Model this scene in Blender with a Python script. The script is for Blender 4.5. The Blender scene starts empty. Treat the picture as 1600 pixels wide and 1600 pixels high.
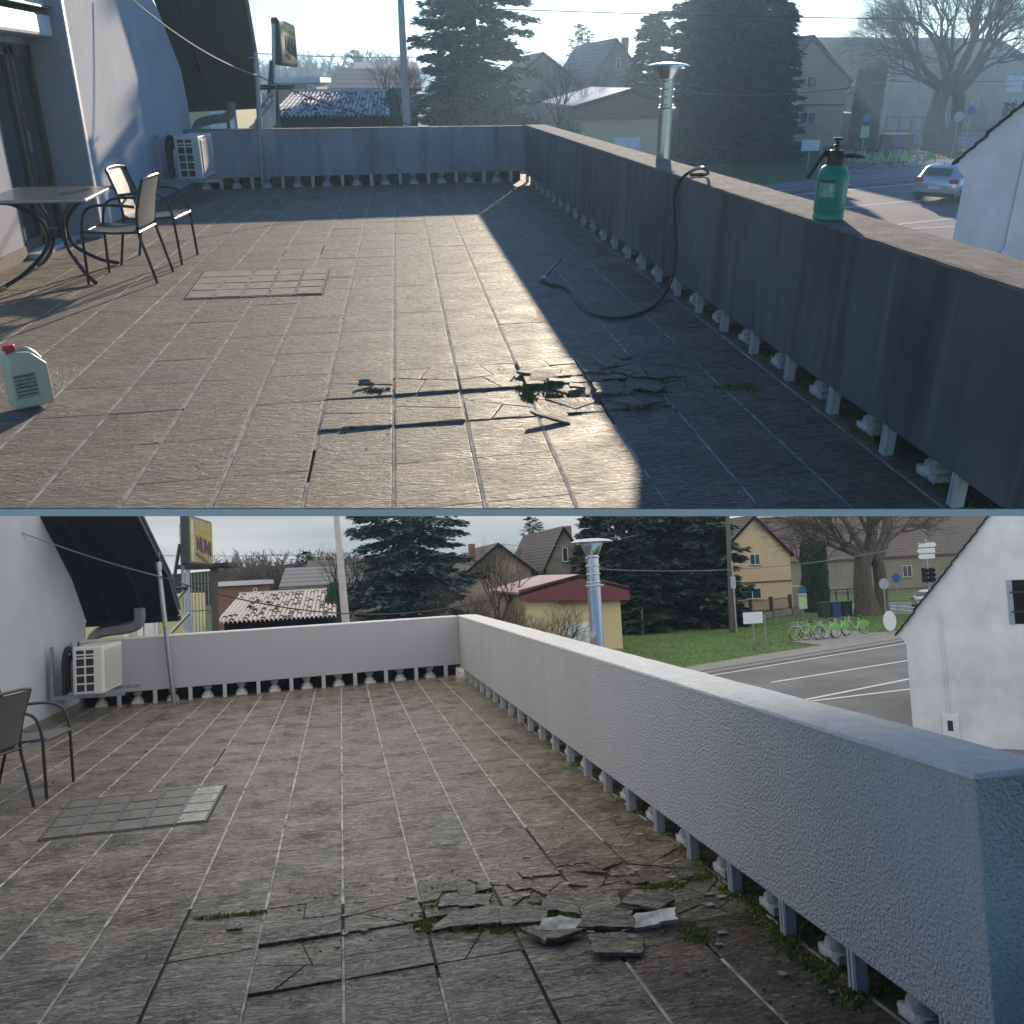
import bpy, bmesh, math, random
import numpy as np
from mathutils import Matrix, Vector
R = math.radians
PI = math.pi
random.seed(7)
scene = bpy.context.scene
C = scene.collection

# ------------------------------------------------------------------ camera
F = 1450.0                      # focal length in pixels of the 1600 px wide picture
cam_data = bpy.data.cameras.new("camera")
cam = bpy.data.objects.new("camera", cam_data)
C.objects.link(cam)
scene.camera = cam
cam_data.sensor_width = 36.0
cam_data.lens = 36.0 * F / 1600.0
cam_data.clip_start = 0.05
cam_data.clip_end = 4000.0


def ray(u, v):
    return np.array([(u - 800) / F, -(v - 800) / F, -1.0])


class View:
    """A place with its own level ground: x across, y along the parapet, z up, eye at height h."""
    def __init__(s, vp, slope, h):
        a = ray(*vp)
        b = ray(vp[0] + 1000, vp[1] + 1000 * slope)
        n = np.cross(b, a)
        n /= np.linalg.norm(n)
        if n[1] < 0:
            n = -n
        Y = a / np.linalg.norm(a)
        X = np.cross(Y, n)
        s.R = np.array([X, Y, n])
        s.h = h
        s.eye = np.array([0, 0, h])

    def d(s, u, v):
        return s.R @ ray(u, v)

    def Z(s, u, v, z=0.0):
        d = s.d(u, v)
        return Vector(s.eye + (z - s.h) / d[2] * d)

    def Y(s, u, v, y):
        d = s.d(u, v)
        return Vector(s.eye + y / d[1] * d)

    def P(s, u, v, p0, dr):
        """where the ray meets the upright plane through p0 along dr"""
        d = s.d(u, v)
        n = np.array([-dr[1], dr[0], 0.0])
        t = np.dot(np.array(p0) - s.eye, n) / np.dot(d, n)
        return Vector(s.eye + t * d)

    def X(s, u, v, x):
        d = s.d(u, v)
        return Vector(s.eye + x / d[0] * d)


A = View((617, 128), 0.0, 1.60)
B = View((532, 905), -0.052, 1.54)
A.M = Matrix.Identity(4)
_Q = A.R @ B.R.T
_t = A.eye - _Q @ B.eye
B.M = Matrix([[*_Q[0], _t[0]], [*_Q[1], _t[1]], [*_Q[2], _t[2]], [0, 0, 0, 1]])
A.s = "in sunlit upper view"
B.s = "in overcast lower view"
A.g = ", upper view"
B.g = ", lower view"
A.zg = B.zg = -2.8
m4 = Matrix.Identity(4)
for i in range(3):
    for j in range(3):
        m4[i][j] = A.R[i][j]
m4.translation = Vector((0, 0, A.h))
cam.matrix_world = m4
CW = A

# ------------------------------------------------------------------ sky, sun, exposure
SUN = Vector((1.22, 4.6, 0.95)).normalized()
el = math.asin(SUN.z)
az = math.atan2(SUN.x, SUN.y)
world = bpy.data.worlds.new("World")
scene.world = world
world.use_nodes = True
nt = world.node_tree
sky = nt.nodes.new("ShaderNodeTexSky")
sky.sky_type = 'NISHITA'
sky.sun_disc = False
sky.sun_elevation = el
sky.sun_rotation = az
sky.air_density = 1.0
sky.dust_density = 0.15
sky.ozone_density = 3.0
bg = nt.nodes["Background"]
wb = nt.nodes.new("ShaderNodeMixRGB")          # cool daylight balance of the camera
wb.blend_type = 'MULTIPLY'
wb.inputs[0].default_value = 1.0
wb.inputs[2].default_value = (0.68, 0.93, 1.22, 1)
nt.links.new(sky.outputs[0], wb.inputs[1])
nt.links.new(wb.outputs[0], bg.inputs[0])
bg.inputs[1].default_value = 0.112
sun_data = bpy.data.lights.new("sun", 'SUN')
sun_data.energy = 4.9
sun_data.angle = R(0.6)
sun_data.color = (1.0, 0.84, 0.64)
sun = bpy.data.objects.new("sun", sun_data)
C.objects.link(sun)
sun.rotation_euler = SUN.to_track_quat('Z', 'Y').to_euler()
sun.location = (20, 60, 40)
EXPO = 0.70
HAZE = 0.0019
CLOUD = 0.44                    # radiance of the overcast sky over the lower scene
scene.view_settings.view_transform = 'Standard'
scene.view_settings.look = 'None'
scene.view_settings.exposure = EXPO
scene.view_settings.gamma = 1.0
scene.render.engine = 'CYCLES'
scene.cycles.max_bounces = 6
scene.cycles.diffuse_bounces = 3
scene.cycles.glossy_bounces = 3
scene.cycles.transparent_max_bounces = 8
scene.cycles.use_denoising = True

# ------------------------------------------------------------------ materials
MATS = {}


def nodes(name):
    m = bpy.data.materials.new(name)
    m.use_nodes = True
    t = m.node_tree
    return m, t, t.nodes["Principled BSDF"]


def M(name, col, var=0.25, scale=4.0, rough=0.7, bump=0.0, bscale=60.0, metal=0.0,
      stretch=(1, 1, 1), col2=None, spec=0.5, trans=0.0, bstretch=None, bdist=0.01):
    """procedural surface: base colour broken up by noise, optional bump"""
    if name in MATS:
        return MATS[name]
    m, t, p = nodes(name)
    N, L = t.nodes, t.links
    tc = N.new("ShaderNodeTexCoord")
    mp = N.new("ShaderNodeMapping")
    mp.inputs['Scale'].default_value = stretch
    L.new(tc.outputs['Object'], mp.inputs[0])
    n = N.new("ShaderNodeTexNoise")
    n.inputs['Scale'].default_value = scale
    n.inputs['Detail'].default_value = 6
    n.inputs['Roughness'].default_value = 0.65
    L.new(mp.outputs[0], n.inputs['Vector'])
    r = N.new("ShaderNodeValToRGB")
    r.color_ramp.elements[0].position = 0.3
    r.color_ramp.elements[1].position = 0.7
    c = np.array(col)
    c2 = np.array(col2) if col2 else c * (1 + var)
    c1 = c if col2 else c * (1 - var)
    r.color_ramp.elements[0].color = (*np.clip(c1, 0, 1), 1)
    r.color_ramp.elements[1].color = (*np.clip(c2, 0, 1), 1)
    L.new(n.outputs[0], r.inputs[0])
    L.new(r.outputs[0], p.inputs['Base Color'])
    p.inputs['Roughness'].default_value = rough
    p.inputs['Metallic'].default_value = metal
    p.inputs['Specular IOR Level'].default_value = spec
    if trans:
        p.inputs['Transmission Weight'].default_value = trans
    if bump:
        n2 = N.new("ShaderNodeTexNoise")
        n2.inputs['Scale'].default_value = bscale
        n2.inputs['Detail'].default_value = 4
        src = tc.outputs['Object']
        if bstretch:
            mp2 = N.new("ShaderNodeMapping")
            mp2.inputs['Scale'].default_value = bstretch
            L.new(src, mp2.inputs[0])
            src = mp2.outputs[0]
        L.new(src, n2.inputs['Vector'])
        b = N.new("ShaderNodeBump")
        b.inputs['Strength'].default_value = bump
        b.inputs['Distance'].default_value = bdist
        L.new(n2.outputs[0], b.inputs['Height'])
        L.new(b.outputs[0], p.inputs['Normal'])
    MATS[name] = m
    return m


def slate(name, lo, hi, rough, wet=0.0, crev=0.45):
    """riven slate-look tile: UVs are in metres and are turned tile by tile"""
    m, t, p = nodes(name)
    N, L = t.nodes, t.links
    uv = N.new("ShaderNodeUVMap")
    uv.uv_map = "UVMap"
    mp = N.new("ShaderNodeMapping")
    mp.inputs['Scale'].default_value = (1.0, 2.9, 1)
    L.new(uv.outputs[0], mp.inputs[0])
    n1 = N.new("ShaderNodeTexNoise")
    n1.inputs['Scale'].default_value = 8.5
    n1.inputs['Detail'].default_value = 9
    n1.inputs['Roughness'].default_value = 0.62
    n1.inputs['Distortion'].default_value = 1.9
    L.new(mp.outputs[0], n1.inputs['Vector'])
    st = N.new("ShaderNodeValToRGB")          # broken layers of the slate
    cr = st.color_ramp
    cr.elements[0].position = 0.30
    cr.elements[0].color = (0, 0, 0, 1)
    cr.elements[1].position = 0.75
    cr.elements[1].color = (1, 1, 1, 1)
    for pos, val in ((0.40, .12), (0.415, .3), (0.47, .36), (0.485, .55), (0.54, .6), (0.555, .8), (0.62, .86)):
        e = cr.elements.new(pos)
        e.color = (val, val, val, 1)
    L.new(n1.outputs[0], st.inputs[0])
    n2 = N.new("ShaderNodeTexNoise")
    n2.inputs['Scale'].default_value = 90
    n2.inputs['Detail'].default_value = 5
    L.new(uv.outputs[0], n2.inputs['Vector'])
    mpc = N.new("ShaderNodeMapping")
    mpc.inputs['Scale'].default_value = (1.0, 3.2, 1)
    L.new(uv.outputs[0], mpc.inputs[0])
    nc = N.new("ShaderNodeTexNoise")
    nc.inputs['Scale'].default_value = 5.5
    nc.inputs['Detail'].default_value = 7
    nc.inputs['Roughness'].default_value = 0.55
    nc.inputs['Distortion'].default_value = 2.4
    L.new(mpc.outputs[0], nc.inputs['Vector'])
    sb_ = N.new("ShaderNodeMath")
    sb_.operation = 'SUBTRACT'
    sb_.inputs[1].default_value = 0.5
    L.new(nc.outputs[0], sb_.inputs[0])
    ab = N.new("ShaderNodeMath")
    ab.operation = 'ABSOLUTE'
    L.new(sb_.outputs[0], ab.inputs[0])
    cv = N.new("ShaderNodeMapRange")          # 0 in a crevice, 1 away from it
    cv.inputs['From Min'].default_value = 0.002
    cv.inputs['From Max'].default_value = 0.022
    L.new(ab.outputs[0], cv.inputs['Value'])
    ad0 = N.new("ShaderNodeMath")
    ad0.operation = 'MULTIPLY_ADD'
    ad0.inputs[1].default_value = 0.45
    L.new(cv.outputs[0], ad0.inputs[0])
    L.new(st.outputs[0], ad0.inputs[2])
    add = N.new("ShaderNodeMath")
    add.operation = 'MULTIPLY_ADD'
    add.inputs[1].default_value = 0.12
    L.new(n2.outputs[0], add.inputs[0])
    L.new(ad0.outputs[0], add.inputs[2])
    b = N.new("ShaderNodeBump")
    b.inputs['Strength'].default_value = 1.0
    b.inputs['Distance'].default_value = 0.014
    L.new(add.outputs[0], b.inputs['Height'])
    L.new(b.outputs[0], p.inputs['Normal'])
    col = N.new("ShaderNodeMixRGB")
    col.inputs[1].default_value = (*lo, 1)
    col.inputs[2].default_value = (*hi, 1)
    n3 = N.new("ShaderNodeTexNoise")
    n3.inputs['Scale'].default_value = 3.0
    n3.inputs['Detail'].default_value = 8
    n3.inputs['Roughness'].default_value = 0.7
    tcn = N.new("ShaderNodeTexCoord")
    L.new(tcn.outputs['Object'], n3.inputs['Vector'])
    mm = N.new("ShaderNodeMath")
    mm.operation = 'MULTIPLY_ADD'
    mm.inputs[1].default_value = 0.50
    L.new(st.outputs[0], mm.inputs[0])
    sc = N.new("ShaderNodeMath")
    sc.operation = 'MULTIPLY'
    sc.inputs[1].default_value = 0.6
    bl = N.new("ShaderNodeMapRange")           # blotches of dirt and damp
    bl.inputs['From Min'].default_value = 0.36
    bl.inputs['From Max'].default_value = 0.66
    L.new(n3.outputs[0], bl.inputs['Value'])
    sc.inputs[1].default_value = 0.48
    L.new(bl.outputs[0], sc.inputs[0])
    L.new(sc.outputs[0], mm.inputs[2])
    L.new(mm.outputs[0], col.inputs[0])
    at = N.new("ShaderNodeAttribute")
    at.attribute_name = "tint"
    mul = N.new("ShaderNodeMixRGB")
    mul.blend_type = 'MULTIPLY'
    mul.inputs[0].default_value = 1
    L.new(col.outputs[0], mul.inputs[1])
    L.new(at.outputs['Color'], mul.inputs[2])
    cm = N.new("ShaderNodeMapRange")
    cm.inputs['To Min'].default_value = crev
    L.new(cv.outputs[0], cm.inputs['Value'])
    mu2 = N.new("ShaderNodeVectorMath")
    mu2.operation = 'SCALE'
    L.new(mul.outputs[0], mu2.inputs[0])
    L.new(cm.outputs[0], mu2.inputs['Scale'])
    L.new(mu2.outputs[0], p.inputs['Base Color'])
    rr = N.new("ShaderNodeMapRange")
    rr.inputs['From Min'].default_value = 0.35
    rr.inputs['From Max'].default_value = 0.7
    rr.inputs['To Min'].default_value = rough - wet
    rr.inputs['To Max'].default_value = rough + 0.1
    L.new(n3.outputs[0], rr.inputs['Value'])
    L.new(rr.outputs[0], p.inputs['Roughness'])
    p.inputs['Specular IOR Level'].default_value = 0.5
    return m


def stained(name, base, dirt, light, drip, rough, bscale, bstr, amount=0.6, bd=0.006):
    """render coat with rain streaks: dark dirt and pale runs stretched down the wall"""
    m, t, p = nodes(name)
    N, L = t.nodes, t.links
    tc = N.new("ShaderNodeTexCoord")

    def streak(scale, sz, lo, hi):
        mp = N.new("ShaderNodeMapping")
        mp.inputs['Scale'].default_value = (1, 1, sz)
        L.new(tc.outputs['Object'], mp.inputs[0])
        n = N.new("ShaderNodeTexNoise")
        n.inputs['Scale'].default_value = scale
        n.inputs['Detail'].default_value = 7
        n.inputs['Roughness'].default_value = 0.6
        L.new(mp.outputs[0], n.inputs['Vector'])
        r = N.new("ShaderNodeMapRange")
        r.inputs['From Min'].default_value = lo
        r.inputs['From Max'].default_value = hi
        L.new(n.outputs[0], r.inputs['Value'])
        return r.outputs[0]
    a = streak(drip, 0.12, 0.45, 0.8)
    b_ = streak(drip * 2.3, 0.07, 0.55, 0.85)
    c_ = streak(1.3, 0.8, 0.35, 0.7)
    m1 = N.new("ShaderNodeMixRGB")
    m1.inputs[1].default_value = (*base, 1)
    m1.inputs[2].default_value = (*dirt, 1)
    k = N.new("ShaderNodeMath")
    k.operation = 'MULTIPLY'
    k.inputs[1].default_value = amount
    L.new(a, k.inputs[0])
    L.new(k.outputs[0], m1.inputs[0])
    m2 = N.new("ShaderNodeMixRGB")
    m2.inputs[2].default_value = (*dirt, 1)
    L.new(m1.outputs[0], m2.inputs[1])
    k2 = N.new("ShaderNodeMath")
    k2.operation = 'MULTIPLY'
    k2.inputs[1].default_value = amount * 0.6
    L.new(c_, k2.inputs[0])
    L.new(k2.outputs[0], m2.inputs[0])
    m3 = N.new("ShaderNodeMixRGB")
    m3.inputs[2].default_value = (*light, 1)
    L.new(m2.outputs[0], m3.inputs[1])
    k3 = N.new("ShaderNodeMath")
    k3.operation = 'MULTIPLY'
    k3.inputs[1].default_value = amount * 0.7
    L.new(b_, k3.inputs[0])
    L.new(k3.outputs[0], m3.inputs[0])
    L.new(m3.outputs[0], p.inputs['Base Color'])
    p.inputs['Roughness'].default_value = rough
    n = N.new("ShaderNodeTexNoise")
    n.inputs['Scale'].default_value = bscale
    n.inputs['Detail'].default_value = 3
    L.new(tc.outputs['Object'], n.inputs['Vector'])
    bp = N.new("ShaderNodeBump")
    bp.inputs['Strength'].default_value = bstr
    bp.inputs['Distance'].default_value = bd
    L.new(n.outputs[0], bp.inputs['Height'])
    L.new(bp.outputs[0], p.inputs['Normal'])
    return m


def bands(name, c1, c2, scale, axis='Z', rough=0.8, bump=0.4):
    """courses of roof tiles or boards"""
    m, t, p = nodes(name)
    N, L = t.nodes, t.links
    tc = N.new("ShaderNodeTexCoord")
    w = N.new("ShaderNodeTexWave")
    w.bands_direction = axis
    w.wave_profile = 'SAW'
    w.inputs['Scale'].default_value = scale
    w.inputs['Distortion'].default_value = 0.6
    w.inputs['Detail'].default_value = 3
    L.new(tc.outputs['Object'], w.inputs['Vector'])
    n = N.new("ShaderNodeTexNoise")
    n.inputs['Scale'].default_value = 5
    n.inputs['Detail'].default_value = 8
    L.new(tc.outputs['Object'], n.inputs['Vector'])
    mx = N.new("ShaderNodeMath")
    mx.operation = 'MULTIPLY'
    L.new(w.outputs['Fac'], mx.inputs[0])
    L.new(n.outputs[0], mx.inputs[1])
    c = N.new("ShaderNodeMixRGB")
    c.inputs[1].default_value = (*c1, 1)
    c.inputs[2].default_value = (*c2, 1)
    sc = N.new("ShaderNodeMath")
    sc.operation = 'MULTIPLY'
    sc.inputs[1].default_value = 2.0
    L.new(mx.outputs[0], sc.inputs[0])
    L.new(sc.outputs[0], c.inputs[0])
    L.new(c.outputs[0], p.inputs['Base Color'])
    b = N.new("ShaderNodeBump")
    b.inputs['Strength'].default_value = bump
    b.inputs['Distance'].default_value = 0.03
    L.new(w.outputs['Fac'], b.inputs['Height'])
    L.new(b.outputs[0], p.inputs['Normal'])
    p.inputs['Roughness'].default_value = rough
    return m


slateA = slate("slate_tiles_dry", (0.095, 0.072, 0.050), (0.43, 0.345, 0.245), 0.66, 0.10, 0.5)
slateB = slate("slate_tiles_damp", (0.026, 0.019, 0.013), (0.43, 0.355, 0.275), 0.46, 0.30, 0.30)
grout = M("pale_grout", (0.11, 0.10, 0.085), col2=(0.62, 0.58, 0.50), scale=9, rough=0.9, bump=.4, bscale=80)
bed = M("dark_joint", (0.035, 0.032, 0.028), 0.4, 8, 0.95, bump=.5, bscale=60)
soilm = M("dusty_joint_soil", (0.045, 0.038, 0.028), col2=(0.13, 0.11, 0.08), scale=16, rough=1.0, bump=.8, bscale=90)
jointm = M("grey_joint_mortar", (0.10, 0.085, 0.068), col2=(0.27, 0.235, 0.19), scale=9, rough=0.95)
soil = M("soil_bed", (0.06, 0.05, 0.04), 0.5, 20, 1.0, bump=1.0, bscale=60)
mossm = M("moss_green", (0.05, 0.06, 0.014), col2=(0.24, 0.27, 0.05), scale=22, rough=1.0)
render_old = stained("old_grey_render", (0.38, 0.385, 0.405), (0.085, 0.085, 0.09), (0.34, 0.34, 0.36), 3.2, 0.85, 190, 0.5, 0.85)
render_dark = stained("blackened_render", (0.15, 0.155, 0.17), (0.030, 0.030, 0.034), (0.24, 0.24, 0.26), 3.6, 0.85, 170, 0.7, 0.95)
render_new = stained("new_grey_stucco", (0.60, 0.575, 0.555), (0.48, 0.46, 0.445), (0.68, 0.655, 0.635), 2.0, 0.9, 78, 1.0, 0.5, .030)
render_smooth = stained("smooth_grey_render", (0.40, 0.395, 0.42), (0.35, 0.345, 0.365), (0.45, 0.445, 0.47), 1.5, 0.85, 240, 0.25, 0.4)
coping_old = M("rough_concrete_top", (0.10, 0.09, 0.08), col2=(0.30, 0.27, 0.24), scale=9, rough=0.95, bump=.9, bscale=150)
coping_new = M("fresh_concrete_top", (0.62, 0.60, 0.57), col2=(0.82, 0.79, 0.76), scale=14, rough=0.95, bump=.8, bscale=130)
wall_house = M("white_blue_stucco", (0.44, 0.46, 0.50), 0.10, 1.2, 0.9, bump=.8, bscale=90, bstretch=(1, 1, 2.5))
wall_house_d = M("grey_reveal_paint", (0.40, 0.385, 0.39), 0.06, 3, 0.7)
trimw = M("white_trim", (0.66, 0.66, 0.66), 0.08, 4, 0.5)
white_edge = M("white_slab_edge", (0.93, 0.90, 0.86), 0.02, 4, 0.6)
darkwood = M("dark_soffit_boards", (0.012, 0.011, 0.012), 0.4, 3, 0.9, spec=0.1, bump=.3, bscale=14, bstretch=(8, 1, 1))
brownwood = M("brown_door_wood", (0.13, 0.075, 0.045), 0.35, 6, 0.4, stretch=(1, 1, .15))
glassd = M("dark_window_glass", (0.03, 0.045, 0.05), 0.3, 2, 0.06, spec=0.8)
glassh = M("window_glass", (0.05, 0.055, 0.065), 0.3, 2, 0.1, spec=0.8)
galv = M("galvanised_steel", (0.36, 0.38, 0.40), 0.2, 14, 0.4, metal=0.85)
steel = M("stainless_steel", (0.50, 0.50, 0.50), 0.12, 30, 0.27, metal=1.0, stretch=(1, 1, .1))
postm = M("pale_bracket_metal", (0.36, 0.35, 0.34), col2=(0.66, 0.65, 0.63), scale=22, rough=0.6, stretch=(1, 1, .2))
stone = M("cast_stone", (0.16, 0.155, 0.14), col2=(0.72, 0.71, 0.67), scale=13, rough=0.9, bump=.5, bscale=50)
stoned = M("weathered_stone", (0.30, 0.28, 0.22), col2=(0.62, 0.58, 0.47), scale=12, rough=0.95, bump=.5, bscale=60)
blackm = M("black_powdercoat", (0.022, 0.023, 0.026), 0.3, 10, 0.35)
sling = M("grey_mesh_fabric", (0.085, 0.082, 0.078), 0.25, 40, 0.55, bump=.3, bscale=400)
tabletop = M("grey_glass_tabletop", (0.14, 0.14, 0.135), 0.15, 6, 0.25)
rubber = M("black_rubber_hose", (0.03, 0.033, 0.036), 0.3, 10, 0.45)
acw = M("ivory_ac_casing", (0.58, 0.57, 0.53), 0.06, 5, 0.5)
acd = M("dark_grille", (0.02, 0.02, 0.022), 0.3, 10, 0.8)
acp = M("beige_ac_panel", (0.42, 0.40, 0.36), 0.08, 4, 0.6)
insul = M("black_pipe_insulation", (0.03, 0.03, 0.032), 0.4, 20, 0.9, bump=.6, bscale=40)
ductm = M("grey_plastic_duct", (0.17, 0.17, 0.18), 0.15, 8, 0.5)
teal = M("teal_plastic_tank", (0.012, 0.30, 0.21), 0.12, 5, 0.32)
blackp = M("black_plastic", (0.018, 0.019, 0.022), 0.2, 12, 0.35)
labelm = M("printed_label_grey", (0.20, 0.42, 0.38), 0.3, 40, 0.5)
inkw = M("white_print", (0.60, 0.72, 0.70), 0.1, 10, 0.6)
inkd = M("dark_print", (0.04, 0.05, 0.06), 0.2, 10, 0.6)
jug = M("milky_plastic", (0.68, 0.65, 0.47), 0.05, 3, 0.35)
jug.node_tree.nodes["Principled BSDF"].inputs['Subsurface Weight'].default_value = 0.35
jug.node_tree.nodes["Principled BSDF"].inputs['Subsurface Radius'].default_value = (0.05, 0.05, 0.03)
redcap = M("red_plastic_cap", (0.62, 0.02, 0.03), 0.1, 5, 0.35)
juglab = M("jug_label", (0.30, 0.30, 0.24), col2=(0.5, 0.5, 0.44), scale=60, rough=0.6)
signdark = M("dark_sign_casing", (0.02, 0.025, 0.03), 0.3, 6, 0.5)
signA = M("orange_sign_face", (0.62, 0.34, 0.11), col2=(0.80, 0.55, 0.24), scale=5, rough=0.5)
signB = M("faded_olive_sign_face", (0.15, 0.12, 0.04), col2=(0.42, 0.36, 0.14), scale=6, rough=0.6, stretch=(1, 1, .25))
signw = M("peeled_white_strip", (0.34, 0.28, 0.20), col2=(0.62, 0.58, 0.48), scale=9, rough=0.7)
signy = M("yellow_sign_paint", (0.45, 0.38, 0.04), 0.3, 12, 0.6)
signp = M("maroon_sign_letters", (0.14, 0.035, 0.06), 0.35, 12, 0.6)
bark = M("bark_brown", (0.055, 0.045, 0.038), col2=(0.13, 0.11, 0.095), scale=6, rough=0.95, bump=.8, bscale=12, stretch=(1, 1, .2), bdist=.03)
twig = M("twig_brown", (0.055, 0.045, 0.038), 0.3, 3, 0.9)
spruce_m = M("spruce_needles", (0.030, 0.060, 0.055), col2=(0.10, 0.165, 0.150), scale=1.6, rough=0.8)
fir_m = M("dark_fir_needles", (0.018, 0.036, 0.024), col2=(0.055, 0.090, 0.058), scale=1.4, rough=0.85)
thuja_m = M("thuja_green", (0.010, 0.030, 0.016), col2=(0.030, 0.065, 0.030), scale=2, rough=0.85)
grassm = M("lawn_soil", (0.045, 0.085, 0.016), col2=(0.085, 0.15, 0.03), scale=0.5, rough=0.95, bump=.9, bscale=12, bdist=.05)
grassb = M("grass_blades", (0.05, 0.12, 0.015), col2=(0.14, 0.22, 0.04), scale=0.7, rough=0.8)
asphalt = M("asphalt_grey", (0.085, 0.085, 0.09), col2=(0.17, 0.17, 0.172), scale=0.35, rough=0.85, bump=.4, bscale=60)
pave = M("pavement_concrete", (0.17, 0.165, 0.155), col2=(0.25, 0.24, 0.23), scale=2, rough=0.9, bump=.4, bscale=40)
kerbm = M("kerb_concrete", (0.15, 0.15, 0.14), 0.25, 4, 0.9)
paint = M("road_paint", (0.62, 0.62, 0.60), 0.2, 6, 0.7)
earth = M("ground_earth", (0.055, 0.06, 0.03), col2=(0.09, 0.085, 0.05), scale=0.15, rough=1.0)
hillm = M("hill_woods", (0.05, 0.055, 0.045), 0.3, 0.03, 1.0)
cream = M("cream_render", (0.58, 0.47, 0.27), 0.06, 1, 0.85)
beige = M("beige_render", (0.62, 0.47, 0.30), 0.05, 0.8, 0.85)
greyr = M("old_grey_plaster", (0.14, 0.135, 0.115), col2=(0.34, 0.32, 0.27), scale=1.4, rough=0.95)
tanr = M("tan_plaster", (0.26, 0.22, 0.17), 0.2, 1.2, 0.9)
longr = M("dull_plaster", (0.22, 0.20, 0.155), col2=(0.30, 0.275, 0.215), scale=.8, rough=0.9)
yellowr = M("yellow_green_render", (0.55, 0.53, 0.27), 0.05, 1, 0.85)
whiter = M("white_house_render", (0.50, 0.52, 0.53), col2=(0.72, 0.73, 0.73), scale=1.1, rough=0.9, bump=.3, bscale=9)
brickw = bands("red_brick_wall", (0.16, 0.075, 0.06), (0.34, 0.18, 0.14), 6, 'Z')
roofgrey = bands("grey_roof_tiles", (0.07, 0.068, 0.075), (0.20, 0.19, 0.205), 1.4, 'Z')
roofbrown = bands("brown_roof_tiles", (0.035, 0.027, 0.024), (0.17, 0.13, 0.115), 1.3, 'Z')
rooforange = M("pinkish_clay_tiles", (0.40, 0.345, 0.33), col2=(0.66, 0.60, 0.57), scale=6, rough=0.85)
roofred = M("red_sheet_metal", (0.13, 0.030, 0.036), 0.15, 2, 0.4)
roofpink = M("sunlit_red_sheet", (0.42, 0.22, 0.23), 0.15, 2, 0.35)  # lighter red for the roof slopes, sunlight put into the colour
roofwhite = M("white_flat_roof", (0.55, 0.57, 0.60), 0.1, 1, 0.6)
darkroof = M("black_verge_tiles", (0.018, 0.017, 0.018), 0.5, 12, 0.9, bump=.6, bscale=20)
concp = M("concrete_pole", (0.34, 0.33, 0.31), 0.15, 4, 0.85)
woodp = M("weathered_pole_wood", (0.075, 0.065, 0.055), 0.25, 4, 0.9, stretch=(1, 1, .1))
whitep = M("white_panel_paint", (0.66, 0.68, 0.72), 0.05, 4, 0.5)
bluep = M("blue_sign_paint", (0.02, 0.09, 0.36), 0.1, 4, 0.4)
greenp = M("green_panel", (0.14, 0.42, 0.06), 0.15, 4, 0.45)
greenl = M("pale_green_panel", (0.42, 0.60, 0.34), 0.2, 8, 0.5)
bikem = M("silver_bike_frame", (0.50, 0.56, 0.52), 0.1, 4, 0.35, metal=.4)
tyre = M("tyre_rubber", (0.02, 0.02, 0.02), 0.2, 4, 0.85)
binm = M("blue_bin_plastic", (0.015, 0.05, 0.20), 0.1, 4, 0.5)
bingm = M("dark_green_bin", (0.012, 0.035, 0.03), 0.1, 4, 0.5)
carpaint = M("silver_car_paint", (0.52, 0.53, 0.56), 0.03, 3, 0.22, metal=0.55)
tail = M("red_tail_lamp", (0.45, 0.01, 0.03), 0.2, 20, 0.2)
wirem = M("wire_grey", (0.16, 0.16, 0.16), 0.1, 4, 0.6)
cablem = M("dark_cable", (0.03, 0.03, 0.032), 0.1, 4, 0.6)

# ------------------------------------------------------------------ mesh helpers
def V(*a):
    return Vector(a)


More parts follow.
